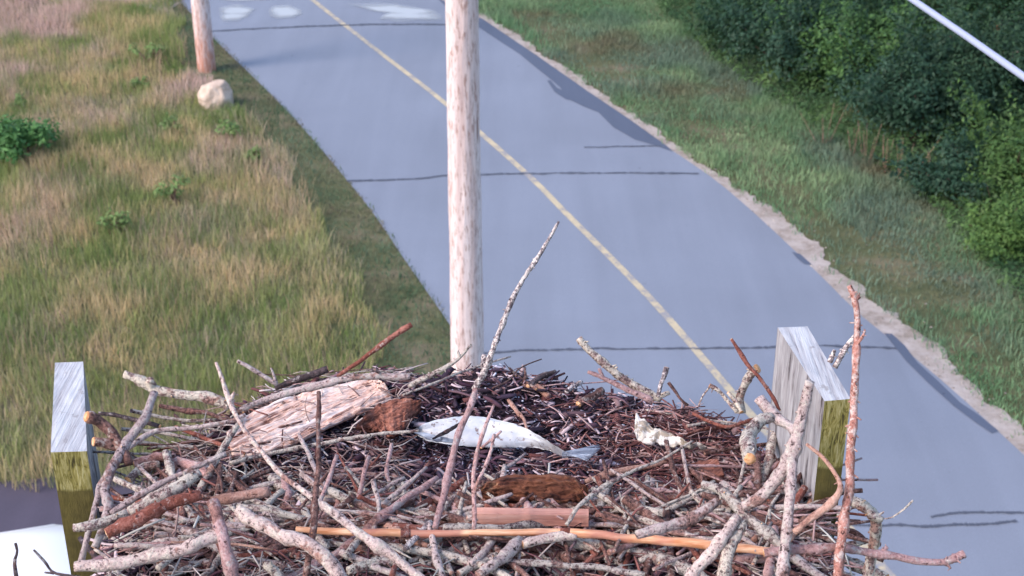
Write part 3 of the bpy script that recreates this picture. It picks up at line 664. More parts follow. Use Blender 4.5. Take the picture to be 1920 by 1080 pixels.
def stick(name, mat, branches, drop=1.17, label=None, parent=None, seed=0, stubs=0, cat='stick', group=None, jit=.10, caps=None):
    """branches: list of [(px,py,rpx[,z]) ...]"""
    mb = MB(); org = None; sr = random.Random(seed+5)
    for bi, br in enumerate(branches):
        W_, Rr_ = [], []
        for q in br:
            if len(q) > 3: w_ = P(q[0], q[1], q[3]); z = q[3]
            else: w_ = N(q[0], q[1], drop); z = (w_-Vector((0, 0, CH))).dot(Vector((0, cp_, -sp_)))
            W_.append(w_); Rr_.append(q[2]*z/FPX*.82)
        if org is None: org = W_[0]
        tube(mb, W_, Rr_, jit=jit, seed=seed*13+bi, sides=10, caps=caps)
        for s in range(stubs if bi == 0 else stubs//3):
            t = sr.uniform(.05, .95)*(len(W_)-1); i = int(t); p = W_[i].lerp(W_[i+1], t-i); r = Rr_[i]; d = (W_[i+1]-W_[i]).normalized()
            dirn = (d.orthogonal().normalized()); dirn.rotate(Matrix.Rotation(sr.uniform(0, 6.28), 3, d)); dirn = (dirn+d*sr.uniform(0, .8)).normalized()
            l = min(sr.uniform(1.3, 2.4)*r+.001, .011); r = min(r, .006); tube(mb, [p, p+dirn*l*.6, p+dirn*l], [r*.35, r*.28, r*.18], sides=5, seed=seed+s, knots=False)
    o = mb.build(name, [M[mat], M['cut']], parent, org, True)
    if parent is None: tag(o, label, cat, group)
    elif label: o['label'] = label
    return o
GR = 'sticks jutting out of or lying over the nest'
seedc = [100]
def T(name, mat, branches, label, drop=1.16, **k):
    seedc[0] += 1; return stick(name, mat, branches, drop, label, None, seedc[0], group=GR, **k)
# --- sticks one can tell apart, as things
T('lichen_twig','white',[[(1047,415,3,1.86),(1012,478,4.5,1.86),(985,518,5,1.86),(960,562,5.5,1.86),(940,612,6,1.86),(925,655,6.5,1.86),(908,694,7,1.87),(890,730,7,1.88)],[(906,690,6,1.87),(908,665,5,1.87)]],'tallest thin twig, crusted white and black, leaning over the road',stubs=14,jit=.22)
T('long_stick','pink',[[(896,715,6,1.885),(884,752,7,1.87),(868,795,8,1.86),(855,835,8,1.84),(843,880,8,1.83),(832,925,8,1.80),(822,960,8,1.79),(815,990,7,1.78)]],'upright pinkish stick crossing in front of the white fish',stubs=6)
T('red_stick','red',[[(772,609,6,1.98),(735,632,6,1.98),(700,658,5.5,1.98),(670,680,5,1.98),(632,706,4.5,1.98)]],'straight red-brown stick with pale scars pointing up over the grass',stubs=2)
T('lichen_twig','lichen',[[(884,645,2.5,1.98),(860,672,4,1.98),(835,688,5.5,1.98),(800,706,5.5,1.98),(765,726,5,1.98)],[(862,668,3,1.98),(858,658,2,1.98)]],'grey-green lichened twig with dark tip in front of the near pole',stubs=6)
T('pale_stick','birch',[[(770,706,7,1.94),(735,707,8,1.94),(700,704,8,1.94),(640,712,8,1.94),(575,728,8,1.94),(500,748,7,1.94),(445,768,7,1.94)],[(712,700,4,1.94),(703,692,3,1.93)]],'long pale cream stick along the far rim above the split wood',stubs=4)
T('dark_stick','dark',[[(616,692,8,1.97),(580,704,8,1.97),(548,715,7,1.97),(515,728,6,1.97)]],'short thick blue-black stick on the far rim beside the cream stick')
T('elbow_branch','lichen',[[(233,700,9,1.93),(262,710,10,1.93),(290,730,12,1.93),(330,738,11,1.93),(375,744,12,1.93),(410,755,13,1.93),(430,764,12,1.93)],[(285,724,9,1.93),(281,711,8,1.92)]],'thick speckled branch with pale broken end near the white board',caps=(1,0),stubs=5)
T('birch_branch','birch',[[(290,738,9,1.91),(270,785,10,1.88),(245,822,10,1.87),(222,855,11,1.85),(205,890,11,1.83),(196,920,11,1.81),(204,950,11,1.80),(196,985,10,1.79),(176,1028,9,1.78)],[(214,870,8,1.84),(188,915,7,1.82),(176,960,7,1.80),(165,1000,7,1.79),(152,1060,8,1.78)]],'smooth pale grey bent branch hanging down beside the white board',stubs=3)
T('long_branch','birch',[[(405,680,3.5,1.93),(418,715,5,1.92),(432,752,7,1.91),(448,790,5,1.88),(470,822,6,1.86),(495,852,5,1.84),(528,890,6,1.82),(570,922,7,1.80),(615,955,8,1.78),(655,985,10,1.77),(695,1016,11,1.76),(745,1050,11,1.75),(800,1090,10,1.74)],[(432,752,6,1.91),(440,735,3,1.91)]],'long pale branch running from the back rim down across the nest front',stubs=6)
T('forked_twig','birch',[[(445,677,4,1.95),(470,690,4.5,1.95),(498,708,5,1.95),(520,722,5,1.95)],[(508,690,2,1.95),(514,705,3,1.95),(518,722,4,1.95)]],'small pale twig with greenish fork above the far left rim',stubs=3)
T('thin_upright','brown',[[(598,735,5,1.90),(598,765,5,1.88),(596,800,5,1.86),(598,835,5,1.83),(597,880,6,1.81),(591,930,7,1.79),(589,980,8,1.77),(582,1030,8,1.76),(570,1090,8,1.75)]],'thin upright stick in front of the split wood slab',stubs=4)
T('lichen_branch','lichen',[[(1086,633,8,1.97),(1108,660,8,1.97),(1140,688,9,1.97),(1175,714,9,1.97),(1205,732,10,1.97),(1240,748,9,1.97)],[(1235,742,6,1.97),(1255,735,5,1.97)]],'stout lichen-mottled stick leaning left over the road',stubs=10,jit=.16)
T('pale_fork','pink',[[(1102,697,4,1.95),(1125,706,5,1.95),(1160,722,6,1.95),(1190,738,7,1.95),(1222,752,8,1.95)],[(1123,690,3,1.95),(1131,707,4,1.95)]],'smooth greyish forked twig just under the lichen-mottled stick')
T('white_stub','white',[[(1250,688,6,1.95),(1246,705,6,1.95),(1240,722,5,1.95),(1235,745,5,1.95)]],'short bright white stub standing on the far rim',jit=.2)
T('brown_twig','brown',[[(1254,717,4,1.95),(1266,732,4,1.95),(1276,748,3,1.95),(1290,760,3,1.95)]],'short brown twig just right of the white stub')
T('arched_twig','lichen',[[(1330,722,5,1.94),(1348,733,4,1.94),(1362,748,4,1.94),(1382,772,4,1.93)],[(1332,724,2,1.94),(1318,742,2,1.94),(1310,760,2,1.93)],[(1365,735,5,1.94),(1378,752,5,1.94),(1390,772,5,1.93)]],'small arched lichen twig on the rim left of the broken stub',stubs=8,jit=.2)
T('red_twig','red',[[(1371,636,3.5,1.93),(1388,662,4.5,1.93),(1402,684,4.5,1.92),(1425,710,4.5,1.91),(1447,742,4,1.90),(1462,770,4,1.89)]],'thin red twig crossing the broken stub near the large board',stubs=3)
T('broken_stub','lichen',[[(1420,690,11,1.93),(1404,702,10,1.94),(1395,722,9,1.95),(1388,745,10,1.96),(1388,775,12,1.96)]],'upright dark stub with pink broken top near the large board',stubs=5)
T('forked_branch','birch',[[(1521,716,11,1.74),(1510,758,13,1.75),(1500,798,14,1.75),(1487,838,14,1.75),(1474,872,16,1.75),(1448,906,15,1.75),(1420,935,14,1.75),(1392,950,11,1.76)],[(1484,862,13,1.75),(1484,930,12,1.72),(1478,985,12,1.71),(1472,1040,13,1.70),(1466,1095,13,1.69)]],'thick pale forked branch leaning on the large board',stubs=6,jit=.09)
T('tall_red_stick','redpale',[[(1592,537,6,1.74),(1602,560,7,1.74),(1607,600,7,1.74),(1606,650,8,1.74),(1604,700,9,1.735),(1602,755,9,1.73),(1597,820,9.5,1.72),(1595,880,10,1.72),(1590,930,11,1.71),(1580,985,11,1.70),(1573,1090,12,1.69)],[(1606,648,4,1.74),(1618,630,3,1.73),(1622,618,2,1.73)],[(1600,562,5,1.74),(1612,556,3,1.74)]],'tall thorny pinkish-red stick standing outside the large board',stubs=22,jit=.12)
T('lichen_twig','white',[[(1612,618,4,1.90),(1596,640,6,1.90),(1582,660,6,1.90),(1565,690,6,1.90)],[(1565,656,4,1.90),(1556,680,5,1.90)]],'white crusted twig showing between the large board and tall red stick',stubs=6,jit=.22)
T('hooked_log','lichen',[[(1408,862,15,1.765),(1404,842,16,1.80),(1404,815,16,1.84),(1418,792,15,1.86),(1446,782,12,1.87)]],'hooked mottled log with an orange sawn end facing forward',caps=(1,0),stubs=3)
T('birch_log','birch',[[(1424,748,13,1.90),(1440,768,14,1.89),(1460,785,13,1.87),(1486,802,11,1.85),(1500,822,10,1.84)]],'short white birch piece lying between stub and large board',stubs=2)
T('long_low_stick','pink',[[(1430,1036,10,1.72),(1500,1030,11,1.72),(1560,1027,11,1.72),(1610,1030,9,1.72),(1660,1041,9,1.72),(1710,1050,9,1.72),(1765,1055,8,1.72),(1790,1048,9,1.72),(1806,1040,10,1.72)],[(1652,1035,5,1.72),(1664,1025,4,1.72)],[(1775,1055,4,1.72),(1783,1066,2,1.72)]],'low pinkish stick reaching far out over the road',stubs=8)
T('drooping_branch','lichen',[[(1590,935,13,1.75),(1618,950,13,1.75),(1638,975,12,1.76),(1640,1010,12,1.77),(1634,1045,12,1.78),(1622,1090,12,1.78)],[(1628,960,9,1.75),(1645,970,9,1.75),(1655,973,6,1.75)],[(1655,973,1.5,1.75),(1672,970,1.6,1.75),(1695,955,2,1.75),(1712,938,2,1.75)]],'crumbly lichened branch drooping outside the large board with a whisker twig',stubs=10,jit=.2)
T('arched_stick','tan',[[(1512,832,4,1.73),(1546,862,5,1.72),(1570,895,5,1.71),(1576,918,7,1.70),(1556,945,8,1.70),(1522,970,8,1.70),(1488,1000,8,1.70)]],'thin tan stick bowed across the front of the large board',stubs=3)
T('cut_stick','brown',[[(162,783,12,1.86),(185,790,13,1.87),(208,808,13,1.87),(226,840,12,1.86),(240,870,11,1.85)]],'thick stick with an orange cut end against the white board', caps=(1, 0))
T('cut_stick','brown',[[(172,828,11,1.85),(196,830,11,1.86),(228,840,10,1.87)]],'sawn stick end showing rings below the orange cut end', caps=(1, 0))
T('dark_twig','dark',[[(184,775,5,1.90),(215,778,4,1.90),(262,790,5,1.90),(300,800,5,1.89)]],'dark thin twig behind the smooth pale bent branch',stubs=3)
T('birch_log','birch',[[(142,1062,13,1.74),(200,1060,14,1.74),(260,1049,15,1.74),(320,1036,16,1.74),(370,1018,15,1.74),(420,1000,13,1.75)]],'thick pale log lying along the lower left corner of the nest',stubs=2,jit=.07)
T('black_twig','dark',[[(29,1018,3.5,1.72),(32,1035,3,1.72),(27,1055,4,1.72),(33,1095,4,1.72)]],'short black twig standing alone before the white car')
T('black_twig','dark',[[(63,1031,2.2,1.74),(84,1054,3,1.74),(102,1074,3,1.74),(150,1083,4,1.74)],[(84,1073,2,1.74),(102,1075,2.5,1.74)]],'forked black twig just left of the white board base')
T('gnarled_stub','lichen',[[(138,990,9,1.76),(165,987,10,1.76),(200,978,10,1.77),(240,960,9,1.78)]],'knobbly grey stub ending in front of the white board foot',stubs=5,jit=.16)
T('red_grey_log','red',[[(200,1002,13,1.74),(245,978,15,1.75),(290,957,15,1.76),(330,940,14,1.77),(375,925,13,1.78)]],'flaking red and grey log at the lower left',stubs=8,jit=.15)
T('grey_log','lichen',[[(240,960,12,1.78),(290,935,15,1.79),(340,905,15,1.80),(375,885,13,1.81)]],'rough mottled grey log above the flaking red log',stubs=8,jit=.15)
T('grey_stick','birch',[[(206,962,7,1.79),(250,934,7,1.80),(300,908,7,1.81),(350,884,6,1.82),(425,850,6,1.83)]],'straight thin grey stick above the rough grey log')
T('orange_stick','tan',[[(395,940,10,1.80),(430,934,12,1.80),(470,930,12,1.80),(505,922,11,1.80)]],'short bare orange-brown stick left of the dark hollow')
T('pink_stick','pink',[[(398,940,15,1.77),(408,980,14,1.75),(420,1020,14,1.74),(432,1060,15,1.73),(436,1100,15,1.73)]],'thick pinkish upright stick below the orange-brown stick',stubs=2)
T('grey_branch','birch',[[(445,955,14,1.76),(480,976,15,1.75),(530,1003,15,1.74),(575,1022,17,1.73),(610,1050,18,1.72),(640,1090,19,1.71)]],'smooth thick grey branch sloping to the bottom edge',jit=.05,stubs=2)
T('twin_twig','pink',[[(926,760,3,1.86),(908,805,4.5,1.84),(894,850,5,1.83),(888,900,5,1.81),(889,950,5,1.80),(890,992,5,1.79)],[(902,840,3,1.83),(922,824,3,1.84),(940,808,2.5,1.84)]],'upper of two thin upright twigs in front of the fish',stubs=4)
T('twin_twig','pink',[[(926,815,4,1.83),(922,842,4,1.82),(908,880,4,1.81),(896,905,4,1.80),(890,925,4,1.80)]],'lower thin twig leaning beside its taller twin before the fish',stubs=3)
T('mossy_twig','lichen',[[(1062,985,5,1.78),(1085,950,5,1.79),(1115,925,6,1.81),(1145,905,5,1.82),(1190,882,3.5,1.84),(1240,862,3,1.86),(1300,826,2.5,1.88)]],'thin dark twig rising right from the pink lumber offcut',stubs=6)
T('crossing_stick','birch',[[(1193,1004,10,1.76),(1240,990,12,1.77),(1290,975,13,1.78),(1325,955,12,1.79),(1348,938,9,1.80)]],'pale and red lichened stick between cane and forked branch',stubs=6,jit=.13)
T('steep_stick','lichen',[[(1395,972,13,1.76),(1376,1010,14,1.74),(1362,1050,14,1.72),(1352,1100,15,1.71)]],'steep split-topped stick crossing the orange cane',stubs=5,jit=.14)
T('slanted_stick','birch',[[(1385,970,12,1.75),(1350,1015,13,1.73),(1315,1058,13,1.72),(1288,1095,13,1.71)]],'slanting grey stick leaning beneath the steep split-topped stick',stubs=4)
T('knotted_branch','lichen',[[(1318,908,9,1.81),(1350,918,11,1.80),(1375,940,11,1.78),(1405,972,12,1.76),(1440,1002,13,1.74),(1470,1030,11,1.73)]],'brown knotted branch sloping down to the forked branch',stubs=8,jit=.16)

# --- woven sticks: parts of the nest
nest = empty('nest', (-.08, 1.55, DECK)); tag(nest, 'large untidy stick nest filling the platform, dark litter in its hollow', 'nest')
pc = [500]; nparts = [0]
def W(mat, branches, drop=1.175, **k):
    pc[0] += 1; nparts[0] += 1; return stick('stick', mat, branches, drop, None, nest, pc[0], **k)
W('pink',[[(318,872,13),(350,872,15),(380,888,14),(400,905,12)]],1.16)
W('birch',[[(232,848,5),(265,822,6),(300,808,6),(380,800,5),(430,790,5),(460,778,5)]],1.15)
W('lichen',[[(430,868,5),(500,852,5),(560,840,5),(640,825,5),(730,812,4),(785,808,4)]],1.16)
W('birch',[[(560,815,4),(575,842,5),(592,880,6),(612,920,7),(640,958,7),(660,990,7)]],1.15)
W('tan',[[(1098,902,5),(1150,886,8),(1220,873,7),(1300,850,6),(1345,838,5)]],1.19)
W('tan',[[(1138,944,8),(1200,944,8),(1290,945,6)]],1.17)
W('lichen',[[(1048,1010,11),(1105,1022,14),(1165,1018,12)]],1.14,stubs=5)
W('lichen',[[(940,1052,7),(1050,1060,8),(1130,1066,7),(1210,1078,7)]],1.13)
W('birch',[[(896,1078,11),(938,1046,13),(976,1015,13)]],1.12,stubs=3)
W('birch',[[(880,1062,9),(912,1030,9),(932,995,8)]],1.13,stubs=4)
W('lichen',[[(690,1018,9),(770,1030,9),(850,1046,10),(920,1065,10),(960,1090,9)]],1.13,stubs=6)
W('birch',[[(806,985,7),(812,1015,8),(820,1050,8),(834,1092,8)]],1.12,stubs=6)
W('white',[[(808,980,7),(790,996,7),(774,1015,7),(760,1030,6)]],1.12,stubs=4)
W('lichen',[[(1180,1030,10),(1230,1048,15),(1280,1068,15),(1330,1090,14)]],1.14,stubs=8)
W('brown',[[(1280,1020,9),(1330,1035,11),(1390,1042,10)]],1.15)
W('pink',[[(1380,1052,11),(1420,1046,12),(1470,1040,11)]],1.14)
W('lichen',[[(1490,1040,18),(1530,1062,19),(1575,1085,18)]],1.17,stubs=6)
W('lichen',[[(1585,1050,12),(1620,1066,13),(1660,1085,12)]],1.2,stubs=6)
W('brown',[[(1575,990,9),(1600,1002,11),(1620,1015,10)]],1.2)
W('birch',[[(980,1020,9),(1040,1008,12),(1080,1004,11)]],1.12,stubs=4)
W('lichen',[[(760,1045,10),(690,1060,12),(650,1070,11)]],1.13,stubs=6)
W('birch',[[(640,1035,8),(700,1062,8),(760,1085,8)]],1.13)
W('pink',[[(560,1000,9),(600,1018,10),(640,1035,9)]],1.16)
W('pink',[[(1455,990,9),(1450,1030,10),(1440,1080,10)]],1.13)
W('dark',[[(150,1010,6),(185,1050,7),(215,1085,7)]],1.17)
W('birch',[[(178,1030,4),(205,1050,4),(225,1080,4)]],1.10)
W('tan',[[(320,1016,3),(370,1016,3),(440,1020,3),(510,1030,2.5)]],1.10)
W('brown',[[(500,1080,9),(470,1040,10),(452,1010,9)]],1.16)
W('lichen',[[(500,1060,11),(520,1080,12),(530,1100,12)]],1.12,stubs=8)
W('brown',[[(955,690,3),(968,704,4),(985,716,4),(1005,730,4)],[(984,690,2),(986,706,3),(984,718,3)]],1.17)
W('dark',[[(1042,696,6),(1015,706,6),(990,724,5)]],1.17)
W('tan',[[(962,740,8),(985,728,10),(1010,730,9),(1028,742,7)]],1.18)
W('tan',[[(953,750,4),(970,772,5),(982,785,4),(988,805,3)]],1.175)
W('brown',[[(1085,758,8),(1108,744,9),(1130,732,8)]],1.18)
W('white',[[(1062,735,5),(1078,722,6),(1092,716,4)]],1.18,stubs=6)
W('pink',[[(846,712,7),(880,704,9),(915,702,8),(935,712,6)]],1.175,stubs=5)
W('birch',[[(770,728,6),(800,730,6),(850,720,6),(900,712,5)]],1.18)
W('lichen',[[(455,770,7),(500,752,8),(540,742,7)]],1.17,stubs=5)
W('red',[[(330,800,4),(370,815,5),(420,836,4),(460,850,4)]],1.17)
W('brown',[[(300,760,5),(340,768,6),(390,775,5),(430,790,5)]],1.17)
W('pink',[[(540,888,6),(580,890,7),(640,885,6),(690,880,5)]],1.19)
W('pink',[[(600,905,7),(660,893,7),(720,890,6),(760,898,4)]],1.19)
W('brown',[[(570,970,8),(650,960,9),(720,972,8),(780,985,7)]],1.17,stubs=4)
W('red',[[(700,948,8),(740,945,9),(790,958,7)]],1.185)
W('red',[[(825,968,10),(850,972,11),(878,985,8)]],1.175)
W('birch',[[(680,975,4),(700,962,4),(780,960,4),(830,950,4)]],1.16)
W('lichen',[[(730,970,4),(755,990,4),(785,998,4)]],1.15)
W('pink',[[(845,952,5),(880,942,6),(900,940,5)]],1.165)
W('birch',[[(895,925,4),(915,945,4),(938,975,4),(945,990,4)]],1.15,stubs=2)
W('birch',[[(895,908,3),(925,895,3.5),(960,870,3.5),(985,850,3)]],1.165)
W('red',[[(1300,775,4),(1360,800,4),(1420,785,4),(1470,785,3)]],1.16)
W('red',[[(1270,820,3),(1320,805,4),(1370,800,4)]],1.18)
W('pink',[[(1390,905,9),(1425,890,8),(1460,868,6)]],1.165)
W('lichen',[[(1460,800,9),(1448,830,9),(1440,870,9),(1428,900,8)]],1.16,stubs=3)
W('brown',[[(1245,950,8),(1290,960,9),(1330,975,8)]],1.17,stubs=3)
W('birch',[[(1240,960,9),(1275,950,10),(1300,938,8)]],1.165)
W('birch',[[(1165,985,4),(1195,1000,5),(1215,1010,4)]],1.15)
W('tan',[[(1300,1000,8),(1345,985,9),(1380,970,8)]],1.16)
W('brown',[[(1505,900,6),(1500,950,7),(1515,1000,6)]],1.19)
W('birch',[[(1500,1030,6),(1530,1010,6),(1560,990,5)]],1.15,stubs=3)
W('birch',[[(300,1075,7),(350,1060,8),(420,1055,7)]],1.15)
W('pink',[[(250,870,9),(290,860,11),(330,858,9)]],1.17)
W('lichen',[[(240,900,9),(265,880,10),(300,872,9)]],1.17,stubs=5)

# nest ground: a mound with a shallow hollow
CX, CY, RX, RY = -.060, 1.52, .49, .54
def nest_h(x, y):
    u, v = abs(x-CX)/RX, abs(y-CY)/RY; rho = (u**3+v**3)**(1/3)
    d = 1.192+.020*math.exp(-((x-.03)/.30)**2-((y-1.84)/.11)**2)
    d -= .030*min(1, max(0, (1.74-y)/.16))
    e = min(1, max(0, (x-.02)/.12)); d += e*max(0, y-1.93)*.22-(1-e)*.020*min(1, max(0, (y-1.88)/.10))
    if rho > .95: d += (rho-.95)*2.0
    d += .012*mn.noise(Vector((x*14, y*14, 1)))+.006*mn.noise(Vector((x*45, y*45, 2)))
    return CH-min(d, 1.47)
n = 190; vs = []; k0 = .62
for i in range(n+1):
    for j in range(n+1):
        x, y = CX+(i/n*2-1)*k0, CY+(j/n*2-1)*k0; vs.append((x, y, nest_h(x, y)))
rho_ = [(abs(p[0]-CX)/RX)**3+(abs(p[1]-CY)/RY)**3 for p in vs]
mb = MB(); mb.add(vs, [(i*(n+1)+j, (i+1)*(n+1)+j, (i+1)*(n+1)+j+1, i*(n+1)+j+1) for i in range(n) for j in range(n) if rho_[i*(n+1)+j] < 1.32])
mb.build('lining', M['lining'], nest, None, True)
# chips, bark flakes and fibres covering it
def chips(name, n, lmin, lmax, wmin, wmax, region, palette, lift, seed, parent, curl=.4, sides=4):
    r = np.random.default_rng(seed); out = []; V = []; F = []; C = []
    pal = np.array(palette)
    k = 0
    while k < n:
        x, y = region(r)
        u, v = abs(x-CX)/RX, abs(y-CY)/RY
        if (u**3+v**3)**(1/3) > 1.04: continue
        z = nest_h(x, y)+r.uniform(-.002, lift); l = r.uniform(lmin, lmax)/2*(1 if r.random() < .85 else 1.7); wdt = r.uniform(wmin, wmax)/2
        a = r.normal(0, .75) if r.random() < .7 else r.uniform(0, 3.14); el = r.normal(0, .22)
        d = np.array([math.cos(a)*math.cos(el), math.sin(a)*math.cos(el), math.sin(el)]); s = np.array([-math.sin(a), math.cos(a), r.normal(0, .5)]); s /= np.linalg.norm(s)
        up = np.cross(d, s); c = np.array([x, y, z]); b = len(V); cu = r.normal(0, curl)*l; cs = r.normal(0, curl)*l
        for t in (-1, -.35, .35, 1):
            q = c+d*l*t+up*cu*(1-t*t)+s*cs*(1-t*t); w2 = wdt*(1-.35*abs(t)*r.random()); th = w2*.45
            V += [q+s*w2, q+up*th, q-s*w2, q-up*th]
        for i in range(3):
            for j in range(4): F.append((b+i*4+j, b+i*4+(j+1) % 4, b+(i+1)*4+(j+1) % 4, b+(i+1)*4+j))
        F += [(b+3, b+2, b+1, b), (b+12, b+13, b+14, b+15)]
        cc = pal[r.integers(0, len(pal))]*r.uniform(.6, 1.3); C += [cc]*16; k += 1
    o = np_mesh(name, np.array(V), np.array(F), M['twigtint'], np.array(C), parent); o['kind'] = 'stuff'; return o
reg_all = lambda r: (r.uniform(CX-.56, CX+.56), r.uniform(1.15, 2.06))
reg_cup = lambda r: (.02+r.normal(0, .22), 1.80+r.normal(0, .10))
reg_right = lambda r: (.27+r.normal(0, .10), 1.84+r.normal(0, .09))
reg_left = lambda r: (r.uniform(-.50, -.15), r.uniform(1.35, 2.0))
reg_front = lambda r: (r.uniform(-.50, .42), r.uniform(1.3, 1.72))
PP = [(.05,.022,.040),(.09,.045,.065),(.19,.11,.13),(.34,.22,.23),(.58,.46,.49),(.03,.018,.034),(.13,.05,.05),(.05,.032,.055)]
chips('bark_litter', 15000, .006, .026, .0012, .006, reg_all, PP, .012, 11, nest, .14)
chips('bark_flakes', 1500, .015, .045, .005, .014, reg_all, PP, .014, 19, nest, .10)
chips('dark_litter', 9000, .004, .018, .0010, .0035, reg_cup, [(.03,.016,.03),(.05,.03,.05),(.11,.08,.12),(.20,.16,.22),(.40,.36,.46),(.02,.012,.02)], .007, 12, nest, .15)
chips('red_litter', 3000, .010, .045, .0010, .0035, reg_right, [(.12,.045,.045),(.20,.08,.075),(.32,.17,.16),(.07,.028,.03),(.44,.30,.29)], .016, 13, nest, .12)
chips('twig_litter', 1500, .02, .06, .0014, .0032, reg_left, [(.30,.20,.18),(.42,.33,.31),(.20,.11,.10),(.12,.06,.06),(.5,.44,.42)], .03, 14, nest, .2)
chips('twig_litter', 3000, .02, .07, .0014, .004, reg_front, [(.34,.22,.21),(.48,.40,.38),(.24,.10,.09),(.12,.05,.06),(.5,.48,.44),(.08,.03,.04)], .026, 15, nest, .2)
chips('scale_litter', 1100, .002, .005, .002, .004, reg_cup, [(.7,.7,.8),(.6,.62,.75)], .010, 16, nest, 0)

# filler sticks woven in, until the nest has 100 of its own
palm = ['birch','lichen','lichen','pink','brown','red','tan','dark']
rr = random.Random(99)
def rand_stick(mb_or_none, parent_part=True):
    while True:
        px, py = rr.uniform(245, 1500), rr.choice([rr.uniform(940, 1085), rr.uniform(725, 930), rr.uniform(980, 1085)])
        w_ = N(px, py, 1.19); x, y = w_.x, w_.y
        if (860 < px < 1145 and 865 < py < 1000) or px < 245+max(0, py-850)*.45: continue
        if 430 < px < 1330 and py < 978 and rr.random() < .7: continue
        if .0+abs(px-960) < 400 and 745 < py < 955: continue
        if (abs(x-CX)/RX)**3+(abs(y-CY)/RY)**3 < 1.0: break
    h = nest_h(x, y); L = rr.uniform(.09, .28); a = rr.gauss(0, .55)+(rr.choice([0, 0, 1.2]) if py > 930 or px < 500 else 0)*rr.choice([-1, 1]); el = rr.gauss(0, .12)
    d = Vector((math.cos(a)*math.cos(el), math.sin(a)*math.cos(el), math.sin(el))); c = Vector((x, y, h+rr.uniform(.002, .026)))
    sd_ = Vector((-d.y, d.x, rr.uniform(-.3, .3))); r0 = rr.uniform(.0016, .0042) if py < 930 else rr.uniform(.0022, .0070)
    pts = [c+d*L*t+sd_*L*.045*rr.uniform(-1, 1)+Vector((0, 0, rr.uniform(-.004, .004))) for t in (-.5, -.2, .1, .5)]
    if 430 < px < 1330 and py < 978: r0 *= .6
    return pts, [r0, r0*rr.uniform(.8, 1.1), r0*.9, r0*rr.uniform(.5, .9)]
while nparts[0] < 98:
    pts, rad = rand_stick(None); mb = MB(); nparts[0] += 1; pc[0] += 1
    tube(mb, pts, rad, seed=pc[0], jit=.12); mb.build('stick', [M[rr.choice(palm)], M['tan']], nest, pts[0], True)
for mname in ['birch','lichen','pink','brown','red','dark']:
    pass
mb = MB(); mats_f = [M['birch'], M['tan'], M['lichen'], M['pink'], M['brown'], M['red']]
for k in range(680):
    pts, rad = rand_stick(None); s = rr.uniform(.45, 1.05); tube(mb, pts, [q*s for q in rad], sides=7, seed=2000+k, step=.01, mi=rr.choice([0, 2, 2, 2, 3, 4, 4, 4, 5]))
o = mb.build('woven_twigs', mats_f, nest, None, True); o['kind'] = 'stuff'

# ------------------------------------------------------------------ things lying in the nest
def slab(name, pix_top, pix_bot, drop_top, drop_bot, thick, mat, label, cat, amp=.004, nu=60, nv=16, seed=0, parent=None, freq=(6, 70), round_=0.0, rag=.0015, groove=0):
    """a piece outlined by an upper and a lower edge, with its own thickness"""
    tp = catmull([list(N(p[0], p[1], drop_top)) for p in pix_top], nu+1); bt = catmull([list(N(p[0], p[1], drop_bot)) for p in pix_bot], nu+1)
    tp = [Vector(p) for p in tp]; bt = [Vector(p) for p in bt]
    for L_, k_ in ((tp, 1), (bt, 2)):
        for i in range(nu+1):
            e = min(1, i/4, (nu-i)/4); L_[i] = L_[i]+Vector((0, mn.noise(L_[i]*90*k_)+.7*mn.noise(L_[i]*260), mn.noise(L_[i]*70*k_)))*rag*e
    nrm = (tp[nu]-tp[0]).cross(bt[nu//2]-tp[nu//2]).normalized(); nrm = -nrm if nrm.dot(Vector((0, -1, 1))) < 0 else nrm
    vs = []; mb = MB(); so = Vector((seed, seed*2, 0))
    for side in (0, 1):
        for i in range(nu+1):
            for j in range(nv+1):
                u, v = i/nu, j/nv; p = tp[i].lerp(bt[i], v); e = min(v, 1-v)*2; eu = min(u, 1-u)*2
                prof = (1-(1-min(1, e*1.6))**2*round_)*(1-(1-min(1, eu*4))**2*round_)
                dd = mn.noise(Vector((u*freq[0], v*freq[1]*.2, seed)))*amp+mn.noise(Vector((u*freq[0]*3, v*freq[1]*.5, seed+3)))*amp*.5
                if groove:
                    for gk, gs in ((9, 1), (23, 5)): dd -= groove*max(0, 1-abs(mn.noise(Vector((u*2.2*gs, v*gk+1.2*mn.noise(Vector((u*3, v*2, 5))), gk))))*9)*(1 if gk == 9 else .5)
                if i in (0, nu) or j in (0, nv): dd *= .3
                vs.append(p+nrm*((thick*prof/2+dd) if side == 0 else -thick*prof/2))
    K = (nu+1)*(nv+1); ix = lambda s, i, j: s*K+i*(nv+1)+j
    fs = [(ix(0,i,j), ix(0,i,j+1), ix(0,i+1,j+1), ix(0,i+1,j)) for i in range(nu) for j in range(nv)]
    fs += [(ix(1,i,j), ix(1,i+1,j), ix(1,i+1,j+1), ix(1,i,j+1)) for i in range(nu) for j in range(nv)]
    fs += [(ix(0,i,0), ix(0,i+1,0), ix(1,i+1,0), ix(1,i,0)) for i in range(nu)]+[(ix(0,i,nv), ix(1,i,nv), ix(1,i+1,nv), ix(0,i+1,nv)) for i in range(nu)]
    fs += [(ix(0,0,j), ix(1,0,j), ix(1,0,j+1), ix(0,0,j+1)) for j in range(nv)]+[(ix(0,nu,j), ix(0,nu,j+1), ix(1,nu,j+1), ix(1,nu,j)) for j in range(nv)]
    mb.add(vs, fs); o = mb.build(name, M[mat], parent, tp[nu//2], True)
    if label: tag(o, label, cat)
    return o
